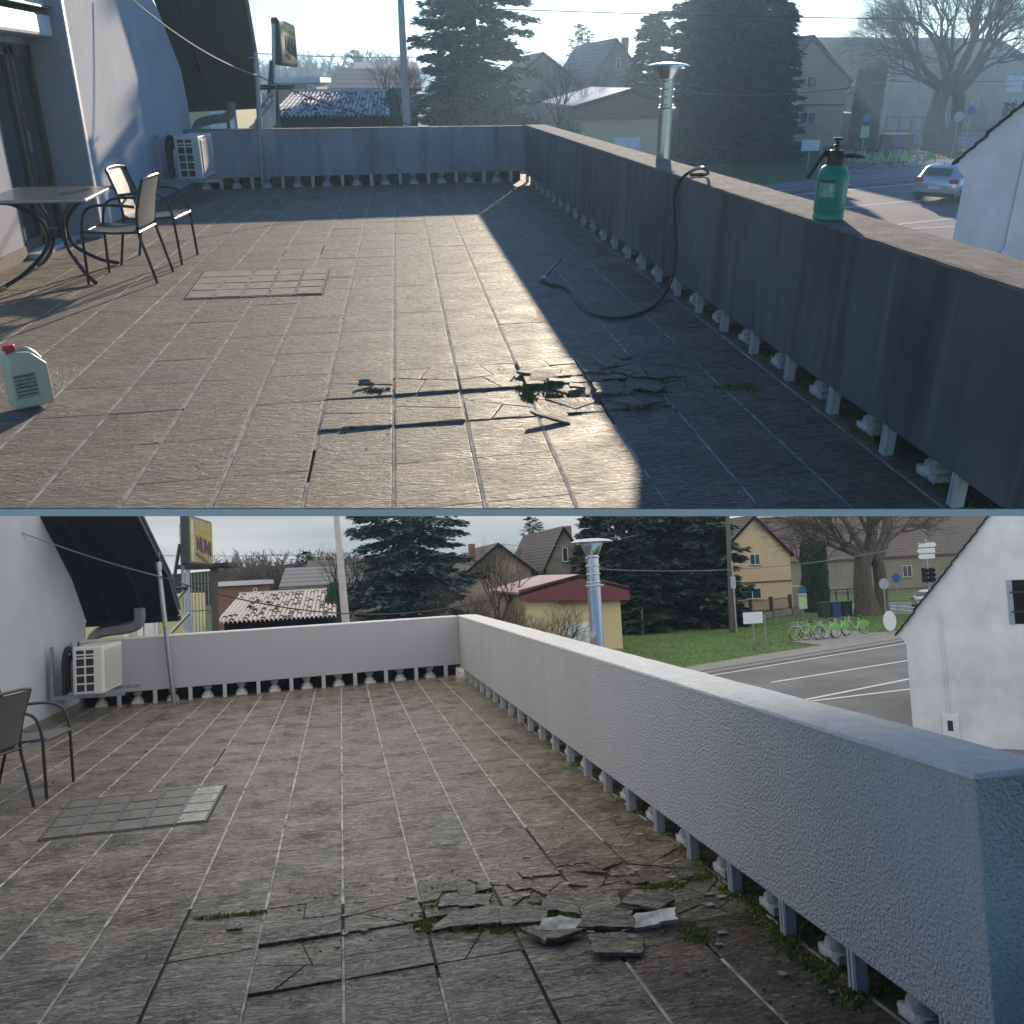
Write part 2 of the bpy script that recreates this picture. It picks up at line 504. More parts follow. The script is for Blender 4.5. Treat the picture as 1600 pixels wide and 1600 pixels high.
class MB:
    def __init__(s):
        s.v, s.f, s.m = [], [], []
        s.uv = None

    def add(s, vs, fs, mi=0):
        o = len(s.v)
        s.v += [tuple(x) for x in vs]
        s.f += [tuple(i + o for i in f) for f in fs]
        s.m += [mi] * len(fs)
        return s

    def box(s, x0, x1, y0, y1, z0, z1, mi=0, rz=0.0, c=None):
        vs = [V(x, y, z) for z in (z0, z1) for x, y in ((x0, y0), (x1, y0), (x1, y1), (x0, y1))]
        if rz:
            c = c or V((x0 + x1) / 2, (y0 + y1) / 2, 0)
            ro = Matrix.Rotation(rz, 3, 'Z')
            vs = [ro @ (q - c) + c for q in vs]
        return s.add(vs, [(3, 2, 1, 0), (4, 5, 6, 7), (0, 1, 5, 4), (1, 2, 6, 5), (2, 3, 7, 6), (3, 0, 4, 7)], mi)

    def bbox(s, x0, x1, y0, y1, z0, z1, b=0.01, mi=0):
        """box with chamfered edges"""
        bm = bmesh.new()
        bmesh.ops.create_cube(bm, size=1)
        for q in bm.verts:
            q.co = V((x0 + x1) / 2 + q.co.x * (x1 - x0), (y0 + y1) / 2 + q.co.y * (y1 - y0), (z0 + z1) / 2 + q.co.z * (z1 - z0))
        bmesh.ops.bevel(bm, geom=bm.edges[:], offset=b, segments=2, profile=0.6, affect='EDGES')
        s.add([q.co.copy() for q in bm.verts], [[q.index for q in f.verts] for f in bm.faces], mi)
        bm.free()
        return s

    def prism(s, pts, off, mi=0, mside=None):
        pts = [Vector(p) for p in pts]
        off = Vector(off)
        n = len(pts)
        o = len(s.v)
        nrm = Vector((0, 0, 0))
        for i in range(n):
            nrm += pts[i].cross(pts[(i + 1) % n])
        if nrm.dot(off) < 0:
            pts = pts[::-1]
        s.v += [tuple(p) for p in pts] + [tuple(p + off) for p in pts]
        s.f += [tuple(o + i for i in reversed(range(n))), tuple(o + n + i for i in range(n))]
        s.m += [mi, mi]
        for i in range(n):
            j = (i + 1) % n
            s.f.append((o + i, o + j, o + n + j, o + n + i))
            s.m.append(mi if mside is None else mside)
        return s

    def tube(s, path, r, seg=8, mi=0, caps=True):
        path = [Vector(p) for p in path]
        n = len(path)
        rs = r if isinstance(r, (list, tuple)) else [r] * n
        o = len(s.v)
        up = None
        for i, p in enumerate(path):
            t = (path[min(i + 1, n - 1)] - path[max(i - 1, 0)])
            if t.length < 1e-9:
                t = V(0, 0, 1)
            t.normalize()
            if up is None:
                up = V(0, 0, 1) if abs(t.z) < 0.9 else V(1, 0, 0)
            a = t.cross(up)
            if a.length < 1e-6:
                a = t.cross(V(0.3, 1, 0.2))
            a.normalize()
            b = a.cross(t).normalized()
            up = b
            for k in range(seg):
                w = 2 * PI * k / seg
                s.v.append(tuple(p + (a * math.cos(w) + b * math.sin(w)) * rs[i]))
        for i in range(n - 1):
            for k in range(seg):
                k2 = (k + 1) % seg
                s.f.append((o + i * seg + k, o + i * seg + k2, o + (i + 1) * seg + k2, o + (i + 1) * seg + k))
                s.m.append(mi)
        if caps:
            s.f.append(tuple(o + k for k in reversed(range(seg))))
            s.f.append(tuple(o + (n - 1) * seg + k for k in range(seg)))
            s.m += [mi, mi]
        return s

    def lathe(s, prof, seg=24, c=(0, 0, 0), mi=0, sx=1.0, sy=1.0):
        o = len(s.v)
        n = len(prof)
        for r, z in prof:
            for k in range(seg):
                w = 2 * PI * k / seg
                s.v.append((c[0] + r * sx * math.cos(w), c[1] + r * sy * math.sin(w), c[2] + z))
        for i in range(n - 1):
            for k in range(seg):
                k2 = (k + 1) % seg
                s.f.append((o + i * seg + k, o + i * seg + k2, o + (i + 1) * seg + k2, o + (i + 1) * seg + k))
                s.m.append(mi)
        s.f.append(tuple(o + k for k in reversed(range(seg))))
        s.f.append(tuple(o + (n - 1) * seg + k for k in range(seg)))
        s.m += [mi, mi]
        return s

    def torus(s, c, Rr, r, ax='X', seg=24, ps=6, mi=0, a0=0.0, a1=2 * PI):
        c = Vector(c)
        pts = []
        full = abs(a1 - a0 - 2 * PI) < 1e-6
        n = seg + 1
        for i in range(n):
            w = a0 + (a1 - a0) * i / seg
            d = {'X': V(0, math.cos(w), math.sin(w)), 'Y': V(math.cos(w), 0, math.sin(w)), 'Z': V(math.cos(w), math.sin(w), 0)}[ax]
            pts.append(c + d * Rr)
        return s.tube(pts, r, ps, mi, caps=not full)

    def mesh(s, name, mats, smooth=False):
        me = bpy.data.meshes.new(name)
        me.from_pydata(s.v, [], s.f)
        mats = mats if isinstance(mats, (list, tuple)) else [mats]
        for m in mats:
            me.materials.append(m)
        if len(mats) > 1:
            me.polygons.foreach_set("material_index", s.m)
        if smooth:
            me.polygons.foreach_set("use_smooth", [True] * len(me.polygons))
            try:
                me.set_sharp_from_angle(angle=R(40))
            except Exception:
                pass
        me.update()
        return me

    def build(s, name, mats, parent=None, loc=(0, 0, 0), rz=0.0, smooth=False):
        return link(name, s.mesh(name, mats, smooth), parent, loc, rz)


def link(name, me, parent=None, loc=(0, 0, 0), rz=0.0):
    o = bpy.data.objects.new(name, me)
    C.objects.link(o)
    if parent is not None:
        o.parent = parent
        o.matrix_basis = Matrix.Translation(Vector(loc)) @ Matrix.Rotation(rz, 4, 'Z')
    else:
        o.matrix_basis = CW.M @ Matrix.Translation(Vector(loc)) @ Matrix.Rotation(rz, 4, 'Z')
    o['_w'] = 'A' if CW is A else 'B'
    return o


def tag(o, label, cat, group=None, kind=None):
    if label:
        o['label'] = label
    if cat:
        o['category'] = cat
    if group:
        o['group'] = group
    if kind:
        o['kind'] = kind
    return o


def thing(name, label, cat, loc=(0, 0, 0), rz=0.0, group=None):
    o = link(name, None, None, loc, rz)
    o.empty_display_size = 0.2
    return tag(o, label, cat, group)


def struct(name, mb, mats, smooth=False):
    return tag(mb.build(name, mats, None, smooth=smooth), None, None, None, 'structure')


def dup(root, loc, rz=0.0, sc=1.0, label=None):
    """a copy of a thing with its parts and sub-parts, put in the current view"""
    def cp(o, parent):
        c = o.copy()
        C.objects.link(c)
        c['_w'] = 'A' if CW is A else 'B'
        if parent is not None:
            c.parent = parent
        for ch in [x for x in o.children]:
            cp(ch, c)
        return c
    r = cp(root, None)
    r.matrix_basis = CW.M @ Matrix.Translation(Vector(loc)) @ Matrix.Rotation(rz, 4, 'Z') @ Matrix.Diagonal((sc, sc, sc, 1))
    if label:
        r['label'] = label
    return r


def text_mesh(txt, size, ext=0.004):
    cu = bpy.data.curves.new("letters", 'FONT')
    cu.body = txt
    cu.size = size
    cu.extrude = ext
    cu.align_x = 'CENTER'
    cu.align_y = 'CENTER'
    ob = bpy.data.objects.new("letters", cu)
    C.objects.link(ob)
    bpy.context.view_layer.update()
    me = bpy.data.meshes.new_from_object(ob)
    bpy.data.objects.remove(ob)
    return me


def put_text(name, txt, size, mat, parent, loc, ex, ey, ext=0.004, sx=1.0, sy=1.0):
    """letters lying in the plane spanned by ex (reading direction) and ey (up)"""
    me = text_mesh(txt, size, ext)
    me.materials.clear()
    me.materials.append(mat)
    ex, ey = Vector(ex).normalized(), Vector(ey).normalized()
    ez = ex.cross(ey)
    for q in me.vertices:
        c = q.co.copy()
        q.co = ex * c.x * sx + ey * c.y * sy + ez * c.z
    return link(name, me, parent, loc)


def smoothpath(pts, n=6):
    """Catmull-Rom through the points"""
    P = [Vector(p) for p in pts]
    P = [P[0] * 2 - P[1]] + P + [P[-1] * 2 - P[-2]]
    out = []
    for i in range(1, len(P) - 2):
        p0, p1, p2, p3 = P[i - 1:i + 3]
        for k in range(n):
            t = k / n
            out.append(0.5 * ((2 * p1) + (p2 - p0) * t + (2 * p0 - 5 * p1 + 4 * p2 - p3) * t * t + (3 * p1 - p0 - 3 * p2 + p3) * t ** 3))
    out.append(P[-2])
    return out

# ------------------------------------------------------------------ terrace floor
def cut_poly(poly, p, n):
    """keep the part of a 2D polygon on the side dot(q-p,n)>=0"""
    out = []
    for i in range(len(poly)):
        a, b = poly[i], poly[(i + 1) % len(poly)]
        da = (a[0] - p[0]) * n[0] + (a[1] - p[1]) * n[1]
        db = (b[0] - p[0]) * n[0] + (b[1] - p[1]) * n[1]
        if da >= 0:
            out.append(a)
        if (da >= 0) != (db >= 0):
            t = da / (da - db)
            out.append((a[0] + (b[0] - a[0]) * t, a[1] + (b[1] - a[1]) * t))
    return out


def shatter(poly, depth, rnd, gap):
    if depth == 0 or len(poly) < 3:
        return [poly]
    cx = sum(p[0] for p in poly) / len(poly)
    cy = sum(p[1] for p in poly) / len(poly)
    p = (cx + rnd.uniform(-.03, .03), cy + rnd.uniform(-.03, .03))
    sxx = sum((q[0] - cx) ** 2 for q in poly)
    syy = sum((q[1] - cy) ** 2 for q in poly)
    sxy = sum((q[0] - cx) * (q[1] - cy) for q in poly)
    a = .5 * math.atan2(2 * sxy, sxx - syy) + rnd.uniform(-.6, .6)
    n = (math.cos(a), math.sin(a))
    q1 = cut_poly(poly, (p[0] + n[0] * gap, p[1] + n[1] * gap), n)
    q2 = cut_poly(poly, (p[0] - n[0] * gap, p[1] - n[1] * gap), (-n[0], -n[1]))
    out = []
    for q in (q1, q2):
        if len(q) >= 3:
            out += shatter(q, depth - (1 if rnd.random() < .8 else 2 if depth > 1 else 1), rnd, gap)
    return out


def floor(W, X0, px, y0, py, sk, x0, x1, ynear, yfar, mat, spec, hole, tan=None, seed=1, wetz=None):
    rnd = random.Random(seed)
    mb = MB()
    uvs, tints = [], []
    gr = MB()
    i0, i1 = math.floor((x0 - X0) / px), math.ceil((x1 - X0) / px)
    j0, j1 = math.floor((ynear - y0) / py) - 1, math.ceil((yfar - y0) / py) + 1

    def pt(i, j):
        x = X0 + i * px
        return (x, y0 + j * py + sk * (x - X0))
    for i in range(i0, i1):
        for j in range(j0, j1):
            gx, gy = 0.0075, 0.0012
            a, b, c, d = pt(i, j), pt(i + 1, j), pt(i + 1, j + 1), pt(i, j + 1)
            poly = [(a[0] + gx, a[1] + gy), (b[0] - gx, b[1] + gy), (c[0] - gx, c[1] - gy), (d[0] + gx, d[1] - gy)]
            cx, cy = (a[0] + c[0]) / 2, (a[1] + c[1]) / 2
            if hole and hole[0] < cx < hole[1] and hole[2] < cy < hole[3]:
                pass
            sp = spec.get((i, j))
            v = rnd.uniform(.92, 1.06)
            hue = rnd.uniform(-.035, .035)
            ti = [v * (1 + hue), v, v * (1 - hue * 1.2)]
            if rnd.random() < .06:
                ti = [t * 0.88 for t in ti]
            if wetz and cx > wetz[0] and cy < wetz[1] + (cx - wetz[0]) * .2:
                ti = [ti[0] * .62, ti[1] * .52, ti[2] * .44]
            elif tan and cx > tan:
                ti = [ti[0] * rnd.uniform(1.08, 1.28), ti[1] * 1.10, ti[2] * .94]
            rot = rnd.random() < .008 or (sp and rnd.random() < .12)
            du, dv = rnd.uniform(0, 60), rnd.uniform(0, 60)
            pieces = [poly]
            lift, tx, ty, zj = rnd.uniform(-.0012, .0012), rnd.uniform(-.004, .004), rnd.uniform(-.004, .004), 0.0
            if sp:
                lift, tx, ty, zj = sp[1], sp[2], sp[3], sp[4]
                if sp[0]:
                    pieces = shatter(poly, sp[0], rnd, 0.003)
            for q in pieces:
                if len(q) < 3:
                    continue
                mx, my = sum(p[0] for p in q) / len(q), sum(p[1] for p in q) / len(q)
                ex = rnd.uniform(-zj, zj) * .9
                ax, ay = tx + rnd.uniform(-1, 1) * zj * 3.0, ty + rnd.uniform(-1, 1) * zj * 3.0
                o = len(mb.v)
                k = len(q)
                zt = [max(-0.006, lift + max(ex, -.004) + ax * (p[0] - cx) + ay * (p[1] - cy)) for p in q]
                for p, z in zip(q, zt):      # rim slightly lower: worn arris
                    mb.v.append((p[0], p[1], z - .0014))
                    uvs.append((p[0] + du, p[1] + dv) if not rot else (p[1] + du, p[0] + dv))
                    tints.append(ti)
                for p, z in zip(q, zt):
                    s_ = 1 - min(.012 / max(.02, math.hypot(p[0] - mx, p[1] - my)), .4)
                    x, y = mx + (p[0] - mx) * s_, my + (p[1] - my) * s_
                    mb.v.append((x, y, z))
                    uvs.append((x + du, y + dv) if not rot else (y + du, x + dv))
                    tints.append(ti)
                for p in q:
                    mb.v.append((p[0], p[1], -.016))
                    uvs.append((p[0] + du, p[1] + dv))
                    tints.append([t * .8 for t in ti])
                mb.f.append(tuple(o + k + t for t in range(k)))
                mb.m.append(0)
                for t in range(k):
                    t2 = (t + 1) % k
                    mb.f.append((o + t, o + t2, o + k + t2, o + k + t))
                    mb.f.append((o + 2 * k + t, o + 2 * k + t2, o + t2, o + t))
                    mb.m += [0, 0]
    me = mb.mesh("terrace_floor", [mat])
    uvl = me.uv_layers.new(name="UVMap")
    ca = me.color_attributes.new("tint", 'FLOAT_COLOR', 'POINT')
    ca.data.foreach_set("color", [c for t in tints for c in (*t, 1.0)])
    li = np.zeros(len(me.loops), dtype=np.int32)
    me.loops.foreach_get("vertex_index", li)
    uvl.data.foreach_set("uv", np.array(uvs, dtype=np.float32)[li].ravel())
    tag(link("terrace_floor", me), None, None, None, 'structure')
    # joints: dark bed, pale grout between the long rows
    sl = MB().box(x0 - .1, x1 + .1, ynear - .6, yfar + .3, -.30, -.012)
    tag(sl.build("terrace_slab", [bed]), None, None, None, 'structure')
    for i in range(i0, i1 + 1):
        x = X0 + i * px
        segs = []
        y = ynear - .5
        while y < yfar:
            L_ = rnd.uniform(.25, 1.6)
            near = any(abs(y + L_ / 2 - pt(k[0], k[1])[1]) < py and abs(x - pt(k[0], k[1])[0]) < px * .6 for k in spec)
            if rnd.random() < (.97 if not near else .45):
                segs.append((y, min(y + L_, yfar)))
            y += L_ + rnd.choice((0, 0, 0, .03))
        for a_, b_ in segs:
            if hole and x > hole[0] and x < hole[1]:
                if a_ < hole[3] and b_ > hole[2]:
                    if a_ < hole[2]:
                        gr.box(x - .0055 + rnd.uniform(-.001, .001), x + .0055, a_, hole[2], -.013, -.0015)
                    if b_ > hole[3]:
                        gr.box(x - .0055, x + .0055, hole[3], b_, -.013, -.0015)
                    continue
            wv = rnd.uniform(-.001, .0015)
            gr.prism([(x - .0066 - wv, a_, -.013), (x + .0060 + wv, a_, -.013), (x + .0066 - wv, b_, -.013), (x - .0055 + wv, b_, -.013)], (0, 0, .0133))
    fill = MB()
    for j in range(j0, j1):
        for i in range(i0, i1):
            if (i, j) in spec or (i, j - 1) in spec:
                if rnd.random() < .75:
                    continue
            a, b = pt(i, j), pt(i + 1, j)
            tgt = gr if rnd.random() < .07 else fill
            tgt.prism([(a[0] + .009, a[1] - .0026, -.013), (b[0] - .009, b[1] - .0026, -.013), (b[0] - .009, b[1] + .0026, -.013), (a[0] + .009, a[1] + .0026, -.013)], (0, 0, .0112))
    struct("floor_joints", fill, [jointm])
    struct("floor_grout", gr, [grout])


# spec: (cracks, lift, slope x, slope y, jitter)
spA = {}
for i in range(-1, 5):
    for j in (1, 2):
        spA[(i, j)] = (0, .003, .0, -.012, .0)
spA[(-1, 1)] = (2, .006, -.008, -.026, .002)
spA[(0, 1)] = (1, .005, .01, -.020, .001)
spA[(1, 1)] = (2, .003, .0, -.012, .002)
spA[(2, 1)] = (3, .004, .0, -.01, .004)
spA[(3, 1)] = (3, .006, .0, -.02, .006)
spA[(-1, 2)] = (2, .004, .012, -.018, .003)
spA[(0, 2)] = (2, .006, .0, -.022, .003)
spA[(1, 2)] = (2, .006, -.008, -.026, .002)
spA[(2, 2)] = (4, .010, .0, -.02, .010)
spA[(3, 2)] = (4, .012, .0, -.02, .012)
spA[(4, 2)] = (3, .006, .0, .0, .008)
spA[(4, 1)] = (2, .0, .0, .0, .003)
spA[(5, 2)] = (2, .0, .0, .0, .004)

# the lower scene's tiles: rows counted from the same heaved band
spB = {}
for (i, j), s_ in {(-1, 0): (2, 0.0060, 0, -0.0225, .002), (0, 0): (1, 0.0050, .01, -0.0158, .001), (1, 0): (2, 0.0030, 0, -0.0090, .002),
                   (2, 0): (2, 0.0010, 0, -0.0045, .002), (3, 0): (2, 0, 0, 0, .003),
                   (-1, 1): (3, 0.0070, 0, -0.0225, .003), (0, 1): (2, 0.0070, 0, -0.0225, .002), (1, 1): (4, 0.0050, 0, -0.0135, .009),
                   (2, 1): (4, 0.0060, 0, -0.0090, .012), (3, 1): (4, 0.0060, 0, -0.0090, .013), (4, 1): (3, .004, 0, 0, .006),
                   (4, 0): (3, 0, 0, 0, .003), (4, 2): (2, .004, 0, .02, .004), (3, 2): (1, 0.0020, 0, -0.0045, .002), (-2, 1): (1, 0.0015, 0, -0.0045, .001)}.items():
    spB[(i, j)] = s_


def hatch(W, px, lab, glossy):
    """inset cover of small tiles in five strips"""
    P = [W.Z(u, v) for u, v in px]          # tl tr br bl
    root = thing("floor_hatch", lab, "floor hatch", tuple(sum((p for p in P), V(0, 0, 0)) / 4), group=None)
    O = Vector(root.matrix_basis.translation if W is A else W.M.inverted() @ root.matrix_basis.translation)

    def q(s, t, z=0.0):
        a = P[0].lerp(P[1], s)
        b = P[3].lerp(P[2], s)
        r = a.lerp(b, t) - O
        return V(r.x, r.y, z)
    fr = MB()
    fr.prism([q(-.012, -.03, -.011), q(1.012, -.03, -.011), q(1.012, 1.03, -.011), q(-.012, 1.03, -.011)], (0, 0, .014))
    fr.build("bed", bed, root)
    n, m_ = 5, 4
    for i in range(n):
        mb = MB()
        s0, s1 = i / n + .012, (i + 1) / n - .012
        for j in range(m_):
            t0, t1 = j / m_ + .012, (j + 1) / m_ - .012
            z = .006 + random.uniform(0, .003)
            mb.prism([q(s0, t0, .002), q(s1, t0, .002), q(s1, t1, .002), q(s0, t1, .002)], (0, 0, z - .002 + (.003 if i == n - 1 else 0)))
        mb.build("tile_strip", glossy if i == n - 1 else hatchm, root)
        rail = MB()
        for s_ in (i / n + .003, (i + 1) / n - .007):
            if 0 < s_ < 1:
                rail.prism([q(s_, -.01, .003), q(s_ + .004, -.01, .003), q(s_ + .004, 1.01, .003), q(s_, 1.01, .003)], (0, 0, .007))
        rail.build("edge_rail", galv if W is B else grout, root)
    return root


hatchm = M("hatch_tiles", (0.055, 0.05, 0.042), col2=(0.16, 0.145, 0.12), scale=9, rough=0.4, bump=.4, bscale=60)
hatchA = M("hatch_tiles_light", (0.24, 0.185, 0.13), col2=(0.44, 0.35, 0.25), scale=9, rough=0.85, bump=.4, bscale=60)
hatchg = M("hatch_tiles_wet", (0.10, 0.095, 0.08), col2=(0.30, 0.29, 0.26), scale=11, rough=0.12, bump=.3, bscale=25)


# ------------------------------------------------------------------ parapet: raised panel on brackets before old balusters
backb = M("shade_black_board", (0.012, 0.012, 0.013), .4, 8, 1.0, spec=0.05)  # near-black colour stands for the shade under the raised panel


def baluster_bm(h):
    mb = MB()
    mb.bbox(-.078, .078, -.070, .070, 0, .042, .009)
    mb.lathe([(.066, .040), (.074, .052), (.070, .068), (.050, .082), (.036, .096), (.034, .108), (.050, .126), (.060, .138), (.052, h)], 16)
    rg = random.Random(9)
    vv = []
    for x, y, z in mb.v:
        k = 1 + rg.uniform(-.05, .05)
        vv.append((x * k, y * k, z + rg.uniform(-.002, .002)))
    mb.v = vv
    return mb.mesh("baluster", [stone], True)


def bracket_bm(h):
    mb = MB()
    mb.bbox(-.016, .032, -.026, .026, 0, h, .003)
    mb.bbox(-.020, -.0165, -.020, -.006, .003, h - .003, .001)
    mb.bbox(-.020, -.0165, .006, .020, .003, h - .003, .001)
    return mb.mesh("support_bracket", [postm])


def parapet(W, name_lab, p0, p1, side, h, wd, gap, sp, first, matf, matc, zend=None):
    """p0->p1 the inner face at floor level; side = unit vector pointing outward"""
    p0, p1 = Vector(p0), Vector(p1)
    d = (p1 - p0)
    Ln = d.length
    d.normalize()
    ang = math.atan2(d.y, d.x)
    root = thing("parapet_wall", name_lab, "parapet wall", tuple(p0), ang)
    # local: x along the wall, outward = +/- y
    sgn = 1 if (Matrix.Rotation(-ang, 3, 'Z') @ Vector(side)).y > 0 else -1

    def bx(mb, x0, x1, a, b, z0, z1, bev=.006):
        ys = sorted((a * sgn, b * sgn))
        return mb.bbox(x0, x1, ys[0], ys[1], z0, z1, bev)
    mb = MB()
    bx(mb, 0, Ln, 0, wd, gap, h - .012, .008)
    mb.build("render_panel", matf, root)
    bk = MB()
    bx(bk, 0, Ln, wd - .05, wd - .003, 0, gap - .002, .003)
    bk.build("gap_shade_board", backb, root)  # dark strip standing in for shade behind the balusters
    cp = MB()
    n = max(2, int(Ln / .12))
    rnd = random.Random(int(Ln * 100))
    # slightly uneven trowelled top
    vs, fs = [], []
    for i in range(n + 1):
        x = Ln * i / n
        for k, (yy, zz) in enumerate(((-.003, -.016), (-.003, -.003), (.012, 0.001), (wd * .5, .002), (wd - .012, 0.0), (wd + .003, -.004), (wd + .003, -.016))):
            j = rnd.uniform(-.002, .002)
            vs.append((x, (yy + (j if k in (1, 5) else 0)) * sgn, h + zz + (j if 0 < k < 6 else 0)))
    for i in range(n):
        for k in range(6):
            a = i * 7 + k
            fs.append((a, a + 1, a + 8, a + 7))
    fs.append(tuple(range(7)))
    fs.append(tuple(n * 7 + k for k in range(7)))
    fs = fs + [tuple((i * 7, i * 7 + 6, i * 7 + 13, i * 7 + 7)) for i in range(n)]
    cp.add(vs, fs)
    cp.build("coping", matc, root)
    br, ba = bracket_bm(gap + .02), baluster_bm(gap + .02)
    x = first
    k = 0
    while x < Ln - .08:
        o = link("support_bracket", br, root, (x, .022 * sgn, 0), -PI / 2 if sgn < 0 else PI / 2)
        o.matrix_basis = Matrix.Translation((x, .020 * sgn, 0)) @ Matrix.Rotation(PI / 2 * sgn, 4, 'Z')
        xb = x + sp * .5
        if xb < Ln - .05:
            link("baluster", ba, root, (xb, .125 * sgn, 0), rnd.uniform(-.06, .06))
        x += sp
    return root


# ------------------------------------------------------------------ house at the left
def house(W, p):
    XW, XD = p['xw'], p['xd']
    root = thing("terrace_house", p['lab'], "house", (XW, p['y1'], 0))
    O = V(XW, p['y1'], 0)

    def L(v):
        return Vector(v) - O
    # gable wall seen along its length; its top follows the verge
    top = [W.X(u, v, XW) for u, v in p['wtop']]
    yj = p['yj']
    zt = top[0].z + (top[0].y - yj) * (top[0].z - top[1].z) / max(.3, (top[1].y - top[0].y)) if yj < top[0].y else top[0].z
    zt = min(zt, 4.2)
    poly = [V(XW, yj, 0), V(XW, p['y1'], 0)] + [t for t in reversed(top)] + [V(XW, min(yj, top[0].y), zt)]
    poly = [q for k, q in enumerate(poly) if k == 0 or (q - poly[k - 1]).length > .01]
    mb = MB().prism([L(q) for q in poly], (-.6, 0, 0))
    mb.build("gable_wall", wall_house, root)
    sk = MB().box(0, .012, yj - O.y + .002, -.002, 0, .10)
    sk.build("skirting", M("tan_skirting", (0.17, 0.14, 0.11), .2, 6, .8), root)
    # roof slope seen from below
    pr = [W.X(u, v, XW + p['ov']) for u, v in p['rtop']]
    pl = [W.X(u, v, XW - .02) for u, v in p['rleft']]
    n = min(len(pr), len(pl))
    mb = MB()
    vs = []
    for k in range(n):
        vs += [L(pl[k]), L(pr[k]), L(pr[k]) + V(0, .10, .16), L(pl[k]) + V(0, .10, .16)]
    fs = []
    for k in range(n - 1):
        for c in range(4):
            fs.append((k * 4 + c, k * 4 + (c + 1) % 4, k * 4 + 4 + (c + 1) % 4, k * 4 + 4 + c))
    fs += [(0, 1, 2, 3), tuple((n - 1) * 4 + c for c in range(4))]
    mb.add(vs, fs)
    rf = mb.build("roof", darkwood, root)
    # boards, battens and the metal verge strips
    ed = MB()
    for k in range(n - 1):
        a, b = L(pr[k]), L(pr[k + 1])
        for off in (V(.015, 0, .03), V(.035, 0, .10)):
            ed.tube([a + off, b + off], .014, 6)
    ed.build("verge_trim", galv, rf)
    jo = MB()
    for s_ in (.25, .62):
        pts = [L(pl[k].lerp(pr[k], s_)) + V(0, -.02, -.035) for k in range(n)]
        jo.tube(pts, .03, 4)
    jo.build("purlin", darkwood, rf)
    # eave box at the far low end
    e0, e1 = L(pl[-1]), L(pr[-1])
    bx = MB().prism([e0 + V(0, -.05, 0), e1 + V(0, -.05, 0), e1 + V(0, .25, 0), e0 + V(0, .25, 0)], (0, 0, -.07))
    bx.build("eave_board", darkwood, rf)
    return root, O


def chair_mesh():
    """armchair: bent tube frame, sling seat and back; faces +x, origin on the floor at its centre"""
    parts = {}
    for s in (-1, 1):
        w = .285 * s
        fr = MB()
        fr.tube(smoothpath([(.27, w, 0), (.255, w, .30), (.245, w, .46), (.20, w, .60), (.10, w, .652), (-.06, w, .655), (-.22, w, .64)], 5), .0125, 8)
        parts[('front_leg', s)] = fr
        bk = MB()
        bk.tube(smoothpath([(-.31, w * .96, 0), (-.255, w * .96, .25), (-.215, w * .96, .44), (-.235, w * .94, .62), (-.31, w * .9, .86)], 5), .0125, 8)
        parts[('rear_leg', s)] = bk
    rail = MB()
    for s in (-1, 1):
        rail.tube([(.25, .268 * s, .44), (0, .268 * s, .425), (-.22, .268 * s, .43)], .011, 6)
    rail.tube([(.255, -.275, .43), (.255, .275, .43)], .011, 6)
    top = MB().tube(smoothpath([(-.31, -.255, .855), (-.335, -.12, .872), (-.335, .12, .872), (-.31, .255, .855)], 4), .0125, 8)
    rail.tube([(-.215, -.27, .43), (-.215, .27, .43)], .010, 6)
    seat = MB()
    prof = [(.262, .425), (.265, .445), (.24, .452), (.12, .440), (-.05, .428), (-.17, .436), (-.215, .47), (-.232, .56), (-.258, .68), (-.295, .80), (-.312, .852)]
    vs, fs = [], []
    m = 8
    for i, (x, z) in enumerate(prof):
        for k in range(m + 1):
            y = (k / m - .5) * 2 * .252
            sag = (1 - (2 * k / m - 1) ** 2) * .012
            n = V(-.2, 0, -1) if i < 6 else V(-1, 0, -.2)
            q = V(x, y, z) + n * sag
            vs.append(q)
    for i in range(len(prof) - 1):
        for k in range(m):
            a = i * (m + 1) + k
            fs.append((a, a + 1, a + m + 2, a + m + 1))
    off = len(vs)
    vs2 = [q + (V(0, 0, -.004) if i // (m + 1) < 6 else V(-.004, 0, 0)) for i, q in enumerate(vs)]
    fs2 = [tuple(off + t for t in reversed(f)) for f in fs]
    parts[('top_rail', 0)] = top
    return parts, rail, (vs + vs2, fs + fs2)


CHAIR = None


def chair(W, loc, rz, lab, wide=1.0):
    global CHAIR
    if CHAIR is None:
        parts, rail, sb = chair_mesh()
        CHAIR = thing("armchair", lab, "chair", loc, rz)
        for (nm, s), mb in parts.items():
            mb.build(nm, blackm, CHAIR, smooth=True)
        rail.build("frame", blackm, CHAIR, smooth=True)
        n = len(sb[0]) // 2
        half = 6 * 9
        st, bk = MB(), MB()
        fa = [f for f in sb[1] if all((i % n) < half + 9 for i in f) and min(i % n for i in f) < half]
        fb = [f for f in sb[1] if f not in fa]
        for tgt, fl in ((st, fa), (bk, fb)):
            use = sorted({i for f in fl for i in f})
            mp_ = {i: k for k, i in enumerate(use)}
            tgt.add([sb[0][i] for i in use], [tuple(mp_[i] for i in f) for f in fl])
        st.build("seat", sling, CHAIR, smooth=True)
        bk.build("backrest", sling, CHAIR, smooth=True)
        CHAIR.matrix_basis = CW.M @ Matrix.Translation(Vector(loc)) @ Matrix.Rotation(rz, 4, 'Z')
        r = CHAIR
    else:
        r = dup(CHAIR, loc, rz, label=lab)
    return r


